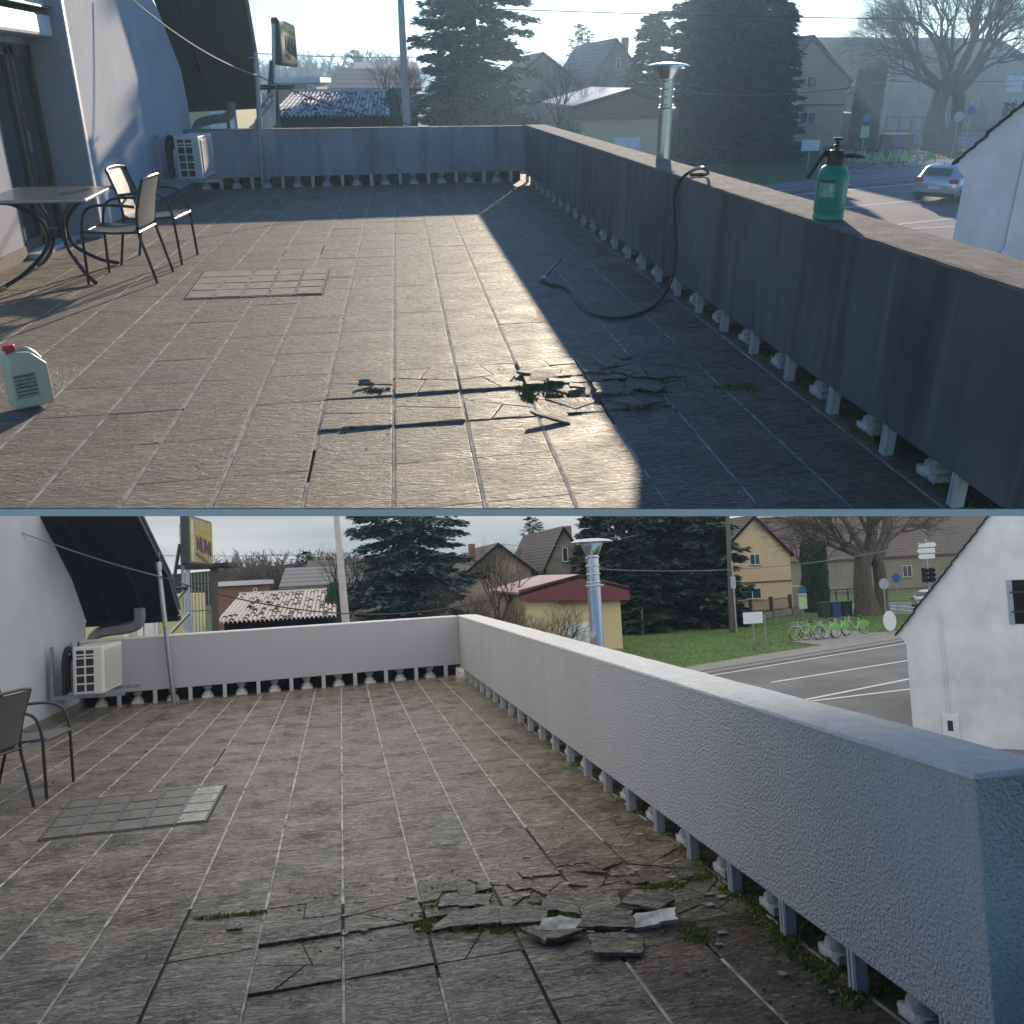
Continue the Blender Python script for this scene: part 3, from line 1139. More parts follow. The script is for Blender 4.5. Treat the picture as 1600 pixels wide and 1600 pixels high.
def ac_unit(W, base, lab):
    """outdoor unit: grilled end faces the terrace (-y), long blank side faces +x"""
    w, d, h = .33, 1.0, .56
    t = thing("air_conditioner", lab, "air conditioner", base)
    MB().bbox(0, w, 0, d, 0, h, .018).build("casing", acw, t)
    g = MB()
    g.box(.035, w - .085, -.004, .004, .03, h - .03)
    gr = g.build("grille", acd, t)
    f = MB()
    x0, x1 = .035, w - .085
    for k in range(6):
        z = .03 + (h - .06) * k / 5 if k < 5 else h - .03
        f.box(x0, x1, -.012, -.003, z - .009, z + .009)
    f.box(x0, x1, -.012, -.003, h - .10, h - .082)
    for x in (x0, (x0 + x1) / 2, x1):
        f.box(x - .009, x + .009, -.0125, -.0035, .03, h - .03)
    f.build("grille_bars", acw, gr)
    MB().bbox(w - .004, w + .012, .12, d - .08, .05, h - .05, .006).build("side_panel", acp, t)
    for y in (.10, d - .1):
        b = MB()
        b.prism([(-.27, y - .02, -.045), (w + .22, y - .02, -.045), (w + .22, y - .02, -.003), (-.235, y - .02, -.003), (-.235, y - .02, h + .02), (-.27, y - .02, h + .02)], (0, .04, 0))
        b.build("wall_bracket", galv, t)
    p = MB()
    p.tube(smoothpath([(-.02, .22, h - .1), (-.10, .22, h - .02), (-.14, .2, h * .7), (-.14, .2, -.0)], 5), .035, 8)
    p.tube(smoothpath([(-.02, .3, h - .2), (-.09, .3, h - .12), (-.12, .28, h * .6), (-.12, .28, 0.02)], 5), .03, 8)
    p.build("insulated_pipe", insul, t)
    return t


def signboard(W, quad, side_px, mats, lab, txt1, txt2, yN, yF):
    """projecting light box. quad: near-top, near-bottom, far-top, far-bottom pixels"""
    nt_, nb, ft, fb = W.Y(*quad[0], yN), W.Y(*quad[1], yN), W.Y(*quad[2], yF), W.Y(*quad[3], yF)
    zt, zb = (nt_.z + ft.z) / 2, (nb.z + fb.z) / 2
    n0, f0 = V((nt_.x + nb.x) / 2, yN, zb), V((ft.x + fb.x) / 2, yF, zb)
    f0.z = n0.z
    h = zt - zb
    L_ = (f0 - n0).length
    ang = math.atan2(f0.y - n0.y, f0.x - n0.x)
    t = thing("shop_sign", lab, "sign", n0, ang)
    th = W.Y(quad[0][0], quad[0][1], yN).x - W.Y(side_px, quad[0][1], yN).x
    MB().bbox(0, L_, 0, th, 0, h, .03).build("casing", signdark, t)
    fc = MB().bbox(.05, L_ - .05, -.012, .004, .05, h - .05, .006).build("face", mats, t)
    MB().box(.09, .34, -.0165, -.0125, .08, h - .08).build("worn_strip", signw, fc)
    up_ = MB()
    rr_ = random.Random(4)
    for row in (0, 1):
        x_ = L_ * .24
        while x_ < L_ * .90:
            w_ = L_ * rr_.uniform(.012, .035)
            k_ = h * (.80 - row * .16) - (x_ / L_) * h * .05
            up_.box(x_, x_ + w_, -.0165, -.0125, k_ - h * rr_.uniform(.03, .055), k_ + h * rr_.uniform(.03, .06))
            x_ += w_ + L_ * rr_.uniform(.008, .03)
    up_.build("upper_lettering", signy, fc)
    put_text("large_lettering", txt2, h * .42, signp, fc, (L_ * .56, -.020, h * .40), (1, 0, -.06), (0, 0, 1), ext=.008, sx=L_ / h * .62, sy=1.05)
    MB().prism([(L_ * .2, -.019, h * .22), (L_ * .66, -.019, h * .06), (L_ * .72, -.019, h * .10), (L_ * .24, -.019, h * .27)], (0, .005, 0)).build("swoosh", signp, fc)
    return t, n0, f0, ang, h, th


def flue(W, x, y, ztop, lab, r=.062):
    t = thing("chimney_flue", lab, "chimney flue", (x, y, W.zg))
    z0 = -W.zg
    zt = ztop - W.zg
    MB().lathe([(r, z) for z in (0, zt - .38)], 28, (0, 0, 0)).build("pipe", steel, t, smooth=True)
    up = MB().lathe([(r * .93, zt - .38), (r * .93, zt - .11)], 28)
    for k in range(4):
        up.torus((0, 0, zt - .36 + k * .072), r * .98, .006, 'Z', 28, 6)
    up.build("slotted_section", steel, t, smooth=True)
    cp = MB().lathe([(r * 3.1, zt - .012), (r * 3.15, zt - .004), (r * 2.6, zt + .012), (r * 1.3, zt + .024), (.002, zt + .028)], 36)
    cp.lathe([(r * .95, zt - .12), (r * 1.7, zt - .02), (r * 1.68, zt - .014)], 28)
    cp.build("rain_cap", steel, t, smooth=True)
    cl = MB()
    cl.torus((0, 0, zt - .39), r + .004, .009, 'Z', 28, 6)
    cl.box(r, r + .03, -.01, .01, zt - .40, zt - .38)
    cl.build("clamp", galv, t, smooth=True)
    return t


def post(W, base_px, top_px, lab, r=.035):
    b = W.Z(*base_px)
    tp = W.Y(*top_px, b.y)
    t = thing("steel_pole", lab, "pole", b)
    MB().tube([(0, 0, 0), tp - b], r, 14).build("shaft", galv, t, smooth=True)
    k = (tp - b)
    MB().tube([k * .88, k * .93], r * 1.35, 12).build("clamp_collar", galv, t, smooth=True)
    MB().tube([k * .96 + V(-.10, 0, 0), k * .96 + V(.03, 0, 0)], .012, 6).build("bracket_bolt", galv, t)
    return b, tp


def wire(W, pts, r, mat, lab, cat="cable", name="cable"):
    o = V(*pts[0])
    mb = MB().tube([V(*p) - o for p in pts], r, 5)
    return tag(mb.build(name, mat, None, o, smooth=True), lab, cat)


def sag(a, b, s, n=14):
    return [a.lerp(b, i / n) - V(0, 0, s * 4 * (i / n) * (1 - i / n)) for i in range(n + 1)]


def slate_piece(W, u, v, pts, rz, lab, z=.014, th=.014, tilt=(0, 0), mat=None, nm="slate_fragment"):
    c = W.Z(u, v, z)
    rg = random.Random(int(u * 7 + v))
    out = []
    for k in range(len(pts)):
        a_, b_ = pts[k], pts[(k + 1) % len(pts)]
        out.append((a_[0] + rg.uniform(-.012, .012), a_[1] + rg.uniform(-.012, .012)))
        nseg = 5
        ln_ = math.hypot(b_[0] - a_[0], b_[1] - a_[1])
        for j in range(1, nseg):
            f = j / nseg + rg.uniform(-.06, .06)
            w_ = rg.uniform(-.035, .035) * ln_ * (.5 if k % 2 else 1)
            out.append((a_[0] + (b_[0] - a_[0]) * f - (b_[1] - a_[1]) / ln_ * w_, a_[1] + (b_[1] - a_[1]) * f + (b_[0] - a_[0]) / ln_ * w_))
    me = MB().prism([(x, y, 0) for x, y in out], (0, 0, th)).mesh(nm, [mat or slateB if W is B else mat or slateA])
    uvl = me.uv_layers.new(name="UVMap")
    ca = me.color_attributes.new("tint", 'FLOAT_COLOR', 'POINT')
    k = random.uniform(.8, 1.05)
    ca.data.foreach_set("color", [k, k, k, 1.0] * len(me.vertices))
    off = random.uniform(0, 50)
    for l in me.loops:
        q = me.vertices[l.vertex_index].co
        uvl.data[l.index].uv = (q.x + off, q.y + off)
    o = link(nm, me, None, c, rz)
    o.matrix_basis = o.matrix_basis @ Matrix.Rotation(tilt[0], 4, 'X') @ Matrix.Rotation(tilt[1], 4, 'Y')
    return tag(o, lab, "tile fragment", "broken slate pieces on the terrace floor" + W.g)


def rubble(W, x0, x1, y0, y1, n, seed, sk=.1):
    """mortar crumbs, grit and soil in and around the broken tiles"""
    rnd = random.Random(seed)
    mb = MB()
    for k in range(n):
        x = rnd.uniform(x0, x1)
        y = (y0 + y1) / 2 + rnd.gauss(0, (y1 - y0) * .30) + sk * x
        r_ = rnd.choice((.002, .003, .003, .004, .006, .009)) * rnd.uniform(.7, 1.3)
        a = rnd.uniform(0, PI)
        q = [V(x + math.cos(a + w) * r_ * rnd.uniform(.7, 1.4), y + math.sin(a + w) * r_ * rnd.uniform(.7, 1.4), .001) for w in (0, 1.4, 3.0, 4.5)]
        t_ = V(x + rnd.uniform(-.3, .3) * r_, y, .003 + r_ * rnd.uniform(.2, .5))
        mb.add(q + [t_], [(0, 1, 4), (1, 2, 4), (2, 3, 4), (3, 0, 4)], rnd.choice((0, 0, 1)))
    for k in range(n // 28):
        x = rnd.uniform(x0 + .3, x1)
        y = (y0 + y1) / 2 + rnd.gauss(0, (y1 - y0) * .22) + sk * x
        a, r_ = rnd.uniform(0, PI), rnd.uniform(.012, .030)
        q = [V(x + math.cos(a + w) * r_ * rnd.uniform(.6, 1.3), y + math.sin(a + w) * r_ * rnd.uniform(.5, 1.1), .003) for w in (0, 1.2, 2.7, 3.9, 5.2)]
        mb.prism(q, (rnd.uniform(-.002, .002), 0, rnd.uniform(.004, .009)), 0)
    return tag(mb.build("rubble", [crumbm, soil]), "mortar crumbs and grit scattered round the broken tiles " + W.s, "rubble", None, 'stuff')


crumbm = M("mortar_crumbs", (0.13, 0.12, 0.10), col2=(0.42, 0.39, 0.34), scale=20, rough=1.0)


def moss(W, patches, seed):
    rnd = random.Random(seed)
    mb = MB()
    for (x, y, rx, ry, n) in patches:
        subs = []
        for _ in range(7):
            a, q = rnd.uniform(0, 2 * PI), rnd.random() ** .6
            subs.append((x + rx * q * math.cos(a), y + ry * q * math.sin(a), rnd.uniform(.12, .38) * min(rx, ry) + .006))
        for _ in range(n):
            sx_, sy_, sr = rnd.choice(subs)
            a, q = rnd.uniform(0, 2 * PI), rnd.random()
            cx, cy = sx_ + rnd.gauss(0, sr) + rnd.gauss(0, rx * .12), sy_ + rnd.gauss(0, sr) + rnd.gauss(0, ry * .12)
            hh = rnd.uniform(.004, .016) * (1.15 - q)
            w = rnd.uniform(.003, .008)
            r_ = rnd.uniform(0, PI)
            dx, dy = math.cos(r_) * w, math.sin(r_) * w
            lx, ly = rnd.uniform(-.006, .006), rnd.uniform(-.006, .006)
            mb.add([(cx - dx, cy - dy, -.004), (cx + dx, cy + dy, -.004), (cx + dy + lx, cy - dx + ly, .004 + hh), (cx - dy * .5 - lx, cy + dx, .002 + hh * .7)],
                   [(0, 1, 2), (0, 2, 3), (1, 3, 2)])
    return tag(mb.build("moss", mossm), "green moss growing in the broken tile joints " + W.s, "moss", None, 'stuff')


# ------------------------------------------------------------------ trees
def conifer_meshes(h, rad, nb, sprays, seed, droop=.25, leaf=.28, top=.1, base=.06, dens=3, lower=1.0, taper=.75):
    """tapered trunk; whorls of drooping limbs carrying needle sprays"""
    rnd = random.Random(seed)
    tk = MB().tube([(0, 0, 0), (0, 0, h * .5), (.03 * h * .1, 0, h * .97)], [h * .018, h * .011, .02], 8)
    cr, br = MB(), MB()
    for i in range(nb):
        f = (i + .5) / nb
        z = h * (base + (1 - base) * f)
        R_ = rad * ((1 - f) ** taper) * rnd.uniform(.58, 1.14) + rad * top * rnd.uniform(.3, 1)
        if f < .15:
            R_ *= lower
        a = i * 2.39996 + rnd.uniform(-.4, .4)
        dx, dy = math.cos(a), math.sin(a)
        dr = droop * rnd.uniform(.5, 1.4)
        lift = .35 * (f ** 2)
        pts = []
        for k in range(5):
            t = k / 4
            pts.append(V(dx * R_ * t, dy * R_ * t, z + R_ * (lift * t - dr * t + .22 * dr * t * t * t)))
        br.tube(pts, [.012 * h * (1 - f) * .35 + .012, .02, .015, .01, .006], 3, caps=False)
        n = max(3, int(sprays * (R_ / rad + .15)))
        for s in range(n):
            t = rnd.uniform(.12, 1.0) ** .8
            k = min(3, int(t * 4))
            p = pts[k].lerp(pts[k + 1], t * 4 - k)
            side = rnd.uniform(-1, 1) * R_ * .30 * (1.15 - t * .6)
            p = p + V(-dy, dx, 0) * side + V(0, 0, -abs(side) * .3 + rnd.uniform(-.08, .05))
            for q in range(dens):
                L_ = leaf * rnd.uniform(.5, 1.25)
                aa = a + rnd.uniform(-1.1, 1.1)
                d = V(math.cos(aa), math.sin(aa), rnd.uniform(-.55, .25)).normalized() * L_
                wv = V(-math.sin(aa), math.cos(aa), rnd.uniform(-.5, .5)).normalized() * L_ * rnd.uniform(.16, .34)
                s0 = p + V(rnd.uniform(-.1, .1), rnd.uniform(-.1, .1), rnd.uniform(-.06, .06)) * leaf * 3
                cr.add([s0 - wv * .3, s0 + d * .45 - wv, s0 + d, s0 + d * .45 + wv], [(0, 1, 2, 3)])
    return tk, br, cr


def conifer(name, lab, loc, h, rad, nb, sprays, seed, mat, **kw):
    tk, br, cr = conifer_meshes(h, rad, nb, sprays, seed, **kw)
    t = thing(name, lab, "tree", loc, 0, None)
    tk.build("trunk", bark, t)
    br.build("branches", bark, t)
    cr.build("crown", mat, t)
    return t


def bare_meshes(h, seed, depth=6, spread=.55, kids=3, r0=None, lean=0.0, trunk=.28, up=.25, shrink=.72, twigs=3, forks=None):
    rnd = random.Random(seed)
    tk, cr = MB(), MB()
    r0 = r0 or h * .022

    def grow(p, d, L_, r, k):
        n = 3 if k <= 2 else 2
        pts, dd = [p], d.copy()
        for i in range(n):
            dd = (dd + V(rnd.gauss(0, .11), rnd.gauss(0, .11), rnd.gauss(0, .07) + up * .12 * (k > 1))).normalized()
            pts.append(pts[-1] + dd * L_ / n)
        tgt = tk if k <= 1 else cr
        r1 = r * .68
        tgt.tube(pts, [r + (r1 - r) * i / n for i in range(n + 1)], 8 if k <= 1 else (5 if k <= 3 else 3), caps=False)
        if k >= depth:
            for q in range(twigs):
                e = (dd + V(rnd.gauss(0, .5), rnd.gauss(0, .5), rnd.gauss(0.1, .4))).normalized() * L_ * rnd.uniform(.4, .9)
                s0 = pts[rnd.choice((1, 2))]
                cr.tube([s0, s0 + e * .5 + V(0, 0, .03 * L_), s0 + e], [r1 * .6, r1 * .45, r1 * .3], 3, caps=False)
            return
        nk = (forks if (k == 0 and forks) else kids) + (rnd.random() < .3)
        a0 = rnd.uniform(0, 2 * PI)
        perp = dd.cross(V(.3, .9, .1)).normalized()
        q2 = dd.cross(perp)
        for c in range(nk):
            a = a0 + 2 * PI * c / nk + rnd.uniform(-.4, .4)
            sp = spread * rnd.uniform(.65, 1.3)
            nd = (dd * math.cos(sp) + (perp * math.cos(a) + q2 * math.sin(a)) * math.sin(sp) + V(0, 0, up * .3)).normalized()
            st = pts[-1] if c < 2 else pts[-2].lerp(pts[-1], rnd.uniform(.2, .9))
            grow(st, nd, L_ * shrink * rnd.uniform(.8, 1.15), r1 * rnd.uniform(.66, .9), k + 1)
    grow(V(0, 0, 0), V(lean, 0, 1).normalized(), h * trunk, r0, 0)
    return tk, cr


def bare_tree(name, lab, loc, h, seed, **kw):
    tk, cr = bare_meshes(h, seed, **kw)
    t = thing(name, lab, "tree", loc)
    tk.build("trunk", bark, t)
    cr.build("branches", twig, t)
    return t


def hedge(name, lab, loc, w, d, h, seed, n=5000, leaf=.16, mat=None, rz=0, cat="hedge", pointed=0.0):
    rnd = random.Random(seed)
    t = thing(name, lab, cat, loc, rz)
    cr = MB()
    for _ in range(n):
        f = rnd.random()
        s = 1 - pointed * f ** 1.5
        a = rnd.uniform(0, 2 * PI)
        q = rnd.uniform(.75, 1.05)
        p = V(math.cos(a) * w / 2 * q * s, math.sin(a) * d / 2 * q * s, f * h + rnd.uniform(-.1, .1))
        n_ = V(math.cos(a), math.sin(a), rnd.uniform(-.3, .6))
        L_ = leaf * rnd.uniform(.6, 1.3)
        u_ = V(rnd.uniform(-.4, .4), rnd.uniform(-.4, .4), 1).normalized() * L_
        wv = u_.cross(n_).normalized() * L_ * .4
        cr.add([p - wv, p + u_ * .5 - wv * .4, p + u_, p + wv], [(0, 1, 2, 3)])
    cr.build("foliage", mat or thuja_m, t)
    MB().tube([(0, 0, 0), (0, 0, h * .9)], [.12, .03], 6).build("trunk", bark, t)
    MB().lathe([(w * .30, .1), (w * .34, h * .5), (w * .25 * (1 - pointed * .6), h * .9)], 10, sy=d / w).build("inner_growth", mat or thuja_m, t)
    return t


# ------------------------------------------------------------------ buildings
def add_window(root, x, y, z, w, h, nrm='-y', frame=trimw, glass=glassh, sill=True, depth=.12, deep=darkwood):
    """window set in the wall: x,z lower-left corner on the face plane"""
    fr, gl = MB(), MB()

    def bx(mb, a0, a1, b0, b1, c0, c1):     # a along wall, b out of wall (0 at face, + outward), c up
        if nrm == '-y':
            mb.box(x + a0, x + a1, y - b1, y - b0, z + c0, z + c1)
        elif nrm == '+x':
            mb.box(x + b0, x + b1, y + a0, y + a1, z + c0, z + c1)
        elif nrm == '-x':
            mb.box(x - b1, x - b0, y + a0, y + a1, z + c0, z + c1)
    f = .06
    bx(fr, 0, w, .004, .03, 0, f)
    bx(fr, 0, w, .004, .03, h - f, h)
    bx(fr, 0, f, .004, .03, f, h - f)
    bx(fr, w - f, w, .004, .03, f, h - f)
    if w > .7:
        bx(fr, w / 2 - .03, w / 2 + .03, .004, .028, f, h - f)
    o = fr.build("window", frame, root)
    bx(gl, f * .8, w - f * .8, .003, .012, f * .8, h - f * .8)
    gl.build("pane", glass, o)
    if sill:
        si = MB()
        bx(si, -.06, w + .06, .0, .10, -.06, -.002)
        si.build("sill", greyr, o)
    return o


def gable_house(W, name, lab, x0, x1, y, d, zb, ze, za, wallm, roofm, wins=(), rz=0.0, over=.35, xa=None, th=.16, chim=None, wallm2=None, cat="house"):
    """gable faces the terrace; eaves at ze, apex at za (heights in the view's frame)"""
    t = thing(name, lab, cat, ((x0 + x1) / 2, y, zb), rz)
    w = (x1 - x0) / 2
    xa = 0.0 if xa is None else xa - (x0 + x1) / 2
    e, a = ze - zb, za - zb
    MB().prism([(-w, 0, 0), (w, 0, 0), (w, 0, e), (xa, 0, a), (-w, 0, e)], (0, d, 0)).build("walls", wallm, t)
    rf = None
    for sx in (-1, 1):
        ex = sx * w
        sl = (a - e) / abs(ex - xa)
        ox = ex + sx * over
        oz = e - sl * over
        mb = MB().prism([(xa, -over, a + .01), (ox, -over, oz + .01), (ox, -over, oz + th), (xa, -over, a + th + .02)], (0, d + 2 * over, 0))
        rf = mb.build("roof_slope", roofm, t)
        fb = MB().prism([(xa, -over - .02, a - .06), (ox, -over - .02, oz - .06), (ox, -over - .02, oz + th - .02), (xa, -over - .02, a + th)], (0, .018, 0))
        fb.build("bargeboard", darkwood, rf)
    if chim:
        cx, cy, ch = chim
        MB().box(cx - .22, cx + .22, cy - .22, cy + .22, a - 1.0, a + ch).build("chimney", brickw, rf)
    for (wx, wz, ww, wh) in wins:
        add_window(t, wx - (x0 + x1) / 2, 0, wz - zb, ww, wh)
    return t


def pole_sign(W, u, vb, vt, lab, cat, plates, z=None, r=.03, mat=galv, name="road_sign"):
    """post with plates: (kind, v centre, width, height, material, face material)"""
    b = W.Z(u, vb, W.zg if z is None else z)
    tp = W.Y(u, vt, b.y)
    t = thing(name, lab, cat, b)
    H = tp.z - b.z
    MB().tube([(0, 0, 0), (0, 0, H)], r, 8).build("post", mat, t)
    for kind, v, w, h, m_ in plates:
        z = W.Y(u, v, b.y).z - b.z
        mb = MB()
        if kind == 'disc':
            n = 20
            mb.prism([(math.cos(2 * PI * k / n) * w / 2, -r - .012, z + math.sin(2 * PI * k / n) * w / 2) for k in range(n)], (0, .01, 0))
        elif kind == 'arrow':
            mb.prism([(-w / 2, -r - .012, z - h / 2), (w / 2, -r - .012, z - h / 2), (w / 2 + h * .5, -r - .012, z), (w / 2, -r - .012, z + h / 2), (-w / 2, -r - .012, z + h / 2)], (0, .01, 0))
        else:
            mb.box(-w / 2, w / 2, -r - .02, -r - .002, z - h / 2, z + h / 2)
        mb.build("plate", m_, t)
    return t, H


BIKE = None


def bike(W, loc, rz, lab, sc=1.0):
    global BIKE
    g = "share bikes parked on the pavement beside the lawn" + W.g
    if BIKE is None:
        t = thing("bicycle", lab, "bicycle", loc, rz, g)
        for x in (-.53, .53):
            w = MB().torus((x, 0, .34), .325, .022, 'Y', 28, 6)
            wh = w.build("wheel", tyre, t, smooth=True)
            sp = MB().torus((x, 0, .34), .298, .010, 'Y', 28, 5)
            for k in range(10):
                a = 2 * PI * k / 10
                sp.tube([(x, 0, .34), (x + .29 * math.cos(a), 0, .34 + .29 * math.sin(a))], .003, 3)
            sp.build("rim_and_spokes", bikem, wh)
        f = MB()
        f.tube(smoothpath([(-.05, 0, .30), (-.16, 0, .55), (-.22, 0, .86)], 3), .022, 8)
        f.tube(smoothpath([(-.05, 0, .30), (.12, 0, .42), (.30, 0, .66), (.38, 0, .82)], 4), .030, 8)
        f.tube([(-.53, 0, .34), (-.05, 0, .30)], .014, 6)
        f.tube([(-.53, 0, .34), (-.19, 0, .66)], .012, 6)
        f.tube([(.36, 0, .98), (.40, 0, .72), (.53, 0, .34)], .018, 6)
        f.build("frame", bikem, t, smooth=True)
        h = MB().tube(smoothpath([(.22, -.29, 1.03), (.30, -.24, 1.04), (.37, 0, 1.0), (.30, .24, 1.04), (.22, .29, 1.03)], 4), .013, 6)
        h.build("handlebar", blackm, t, smooth=True)
        MB().tube([(-.34, 0, .90), (-.26, 0, .92), (-.12, 0, .905)], [.075, .07, .025], 8).build("saddle", blackm, t, smooth=True)
        n = 14
        arc = [(-.53 + .37 * math.cos(a), .34 + .37 * math.sin(a)) for a in [PI * (.02 + .80 * k / n) for k in range(n + 1)]]
        sk = MB().prism([(x, -.05, z) for x, z in arc] + [(-.70, -.05, .42), (-.30, -.05, .40)], (0, .10, 0))
        sk.build("skirt_guard", greenp, t)
        MB().torus((.53, 0, .34), .365, .018, 'Y', 14, 5, a0=.1, a1=PI * .9).build("mudguard", bikem, t)
        b = MB()
        for z in (.70, .80, .90):
            b.tube([(.44, -.16, z), (.70, -.16, z), (.70, .16, z), (.44, .16, z), (.44, -.16, z)], .007, 4)
        for x, y in ((.44, -.16), (.70, -.16), (.70, .16), (.44, .16), (.57, -.16), (.57, .16), (.70, 0)):
            b.tube([(x, y, .70), (x, y, .90)], .006, 4)
        b.build("basket", galv, t)
        MB().tube([(-.05, .04, .30), (-.12, .16, 0)], .010, 5).build("kickstand", blackm, t)
        BIKE = t
        t.matrix_basis = CW.M @ Matrix.Translation(Vector(loc)) @ Matrix.Rotation(rz, 4, 'Z')
        return t
    r = dup(BIKE, loc, rz, sc, lab)
    r['group'] = g
    return r


def car(W, loc, rz, lab, paintm=carpaint):
    """hatchback, nose towards +x"""
    t = thing("parked_car", lab, "car", loc, rz)
    L_, Wd = 4.3, 1.76
    # sections along x: (x, half width, z bottom, z belt, half width at roof, z roof)
    sec = [(-2.13, .60, .46, .78, .50, .80), (-2.10, .76, .34, .84, .60, .88), (-2.00, .84, .26, .95, .62, 1.05), (-1.72, .87, .22, .97, .60, 1.34),
           (-1.35, .88, .20, .96, .60, 1.42), (-.6, .88, .19, .94, .60, 1.45), (.1, .88, .19, .92, .59, 1.42), (.62, .88, .19, .92, .60, 1.10),
           (.95, .88, .19, .93, .66, .96), (1.55, .86, .20, .86, .60, .89), (1.95, .80, .24, .74, .50, .77), (2.15, .62, .34, .60, .40, .62)]
    bm = bmesh.new()
    rings = []
    for x, hw, zb, zs, rw, zr in sec:
        pts = [(-hw * .9, zb), (-hw, zb + .12), (-hw, (zb + zs) / 2 + .05), (-hw * .97, zs - .03), (-(hw * .93), zs), (-rw * 1.03, max(zs, zr - .06)), (-rw * .85, zr),
               (0, zr + .015), (rw * .85, zr), (rw * 1.03, max(zs, zr - .06)), (hw * .93, zs), (hw * .97, zs - .03), (hw, (zb + zs) / 2 + .05), (hw, zb + .12), (hw * .9, zb)]
        rings.append([bm.verts.new((x, y, z)) for y, z in pts])
    for a, b in zip(rings, rings[1:]):
        for k in range(len(a) - 1):
            bm.faces.new((a[k], a[k + 1], b[k + 1], b[k]))
        bm.faces.new((a[-1], a[0], b[0], b[-1]))
    bm.faces.new(rings[0][::-1])
    bm.faces.new(rings[-1])
    bmesh.ops.recalc_face_normals(bm, faces=bm.faces)
    me = bpy.data.meshes.new("body")
    bm.to_mesh(me)
    bm.free()
    me.materials.append(paintm)
    me.polygons.foreach_set("use_smooth", [True] * len(me.polygons))
    me.set_sharp_from_angle(angle=R(50))
    link("body", me, t)
    g = MB().prism([(-2.035, -.50, 1.05), (-2.035, .50, 1.05), (-1.80, .50, 1.30), (-1.80, -.50, 1.30)], (-.022, 0, .012))
    g.build("rear_window", glassd, t)
    for s in (-1, 1):
        y = s
        m_ = MB().prism([(-1.62, y * .835, .99), (-.5, y * .845, .97), (-.5, y * .665, 1.36), (-1.40, y * .665, 1.33)], (0, s * .012, .004))
        m_.prism([(-.42, y * .845, .97), (.50, y * .845, .96), (.02, y * .675, 1.34), (-.42, y * .665, 1.36)], (0, s * .012, .004))
        m_.build("side_window", glassd, t)
        tl = MB().bbox(-2.13, -1.93, min(y * .50, y * .84), max(y * .50, y * .84), .78, .93, .02)
        tl.build("tail_lamp", tail, t)
        for x in (-1.36, 1.36):
            w = MB().lathe([(.30, -.10), (.325, -.07), (.325, .07), (.30, .10)], 24)
            me2 = w.mesh("wheel", [tyre], True)
            o = link("wheel", me2, t)
            o.matrix_basis = Matrix.Translation((x, s * .80, .325)) @ Matrix.Rotation(PI / 2, 4, 'X')
            r_ = MB().lathe([(.20, -.012), (.21, 0), (.17, .008), (.05, .016)], 16)
            rm = r_.mesh("rim", [galv], True)
            q = link("rim", rm, o)
            q.matrix_basis = Matrix.Translation((0, 0, -s * .10)) @ Matrix.Rotation(0 if s < 0 else PI, 4, 'X')
        MB().bbox(.45, .60, min(y * .90, y * 1.04), max(y * .90, y * 1.04), .95, 1.07, .03).build("wing_mirror", paintm, t)
    MB().box(-2.165, -2.135, -.26, .26, .56, .66).build("number_plate", whitep, t)
    MB().bbox(-2.155, -2.05, -.80, .80, .26, .42, .03).build("bumper_insert", blackp, t)
    MB().tube([(-1.45, 0, 1.46), (-1.6, 0, 1.53)], [.03, .008], 6).build("roof_antenna", blackp, t)
    return t


def traffic_light(W, u, vb, vt, vc, lab, arrows):
    b = W.Z(u, vb, W.zg)
    H = W.Y(u, vt, b.y).z - b.z
    zc = W.Y(u, vc, b.y).z - b.z
    t = thing("traffic_light", lab, "traffic light", b)
    MB().tube([(0, 0, 0), (0, 0, H)], .07, 10).build("post", galv, t)
    for x, w in ((-.24, .26), (.24, .30)):
        hd = MB().bbox(x - w / 2, x + w / 2, -.16, .14, zc - .48, zc + .48, .03).build("signal_head", blackp, t)
        vz = MB()
        for k in (-1, 0, 1):
            vz.tube([(x, -.16, zc + k * .30), (x, -.30, zc + k * .30 - .02)], .11, 12, caps=False)
            vz.tube([(x + w / 2, 0, zc + k * .30), (x + w / 2 + .12, 0, zc + k * .30 - .02)], .10, 10, caps=False)
        vz.build("visor", blackp, hd)
    for (v, w, h, dirn) in arrows:
        z = W.Y(u, v, b.y).z - b.z
        mb = MB()
        s = dirn
        mb.prism([(-s * w * .45, -.10, z - h / 2), (s * w * .45, -.10, z - h / 2), (s * (w * .45 + h * .5), -.10, z), (s * w * .45, -.10, z + h / 2), (-s * w * .45, -.10, z + h / 2)], (0, .02, 0))
        mb.build("direction_plate", whitep, t)
    return t


def plane_poly(W, name, pix, z, mat, th=.05, extra=None):
    pts = [W.Z(u, v, z) for u, v in pix]
    if extra:
        pts = extra(pts)
    mb = MB().prism([V(p.x, p.y, z) for p in pts], (0, 0, -th))
    return struct(name, mb, mat)


def line_mark(W, name, a, b, w, z):
    p, q = W.Z(*a, z), W.Z(*b, z)
    d = (q - p).normalized()
    n = V(-d.y, d.x, 0) * w / 2
    mb = MB().prism([p - n, q - n, q + n, p + n], (0, 0, -.003))
    return struct(name, mb, paint)


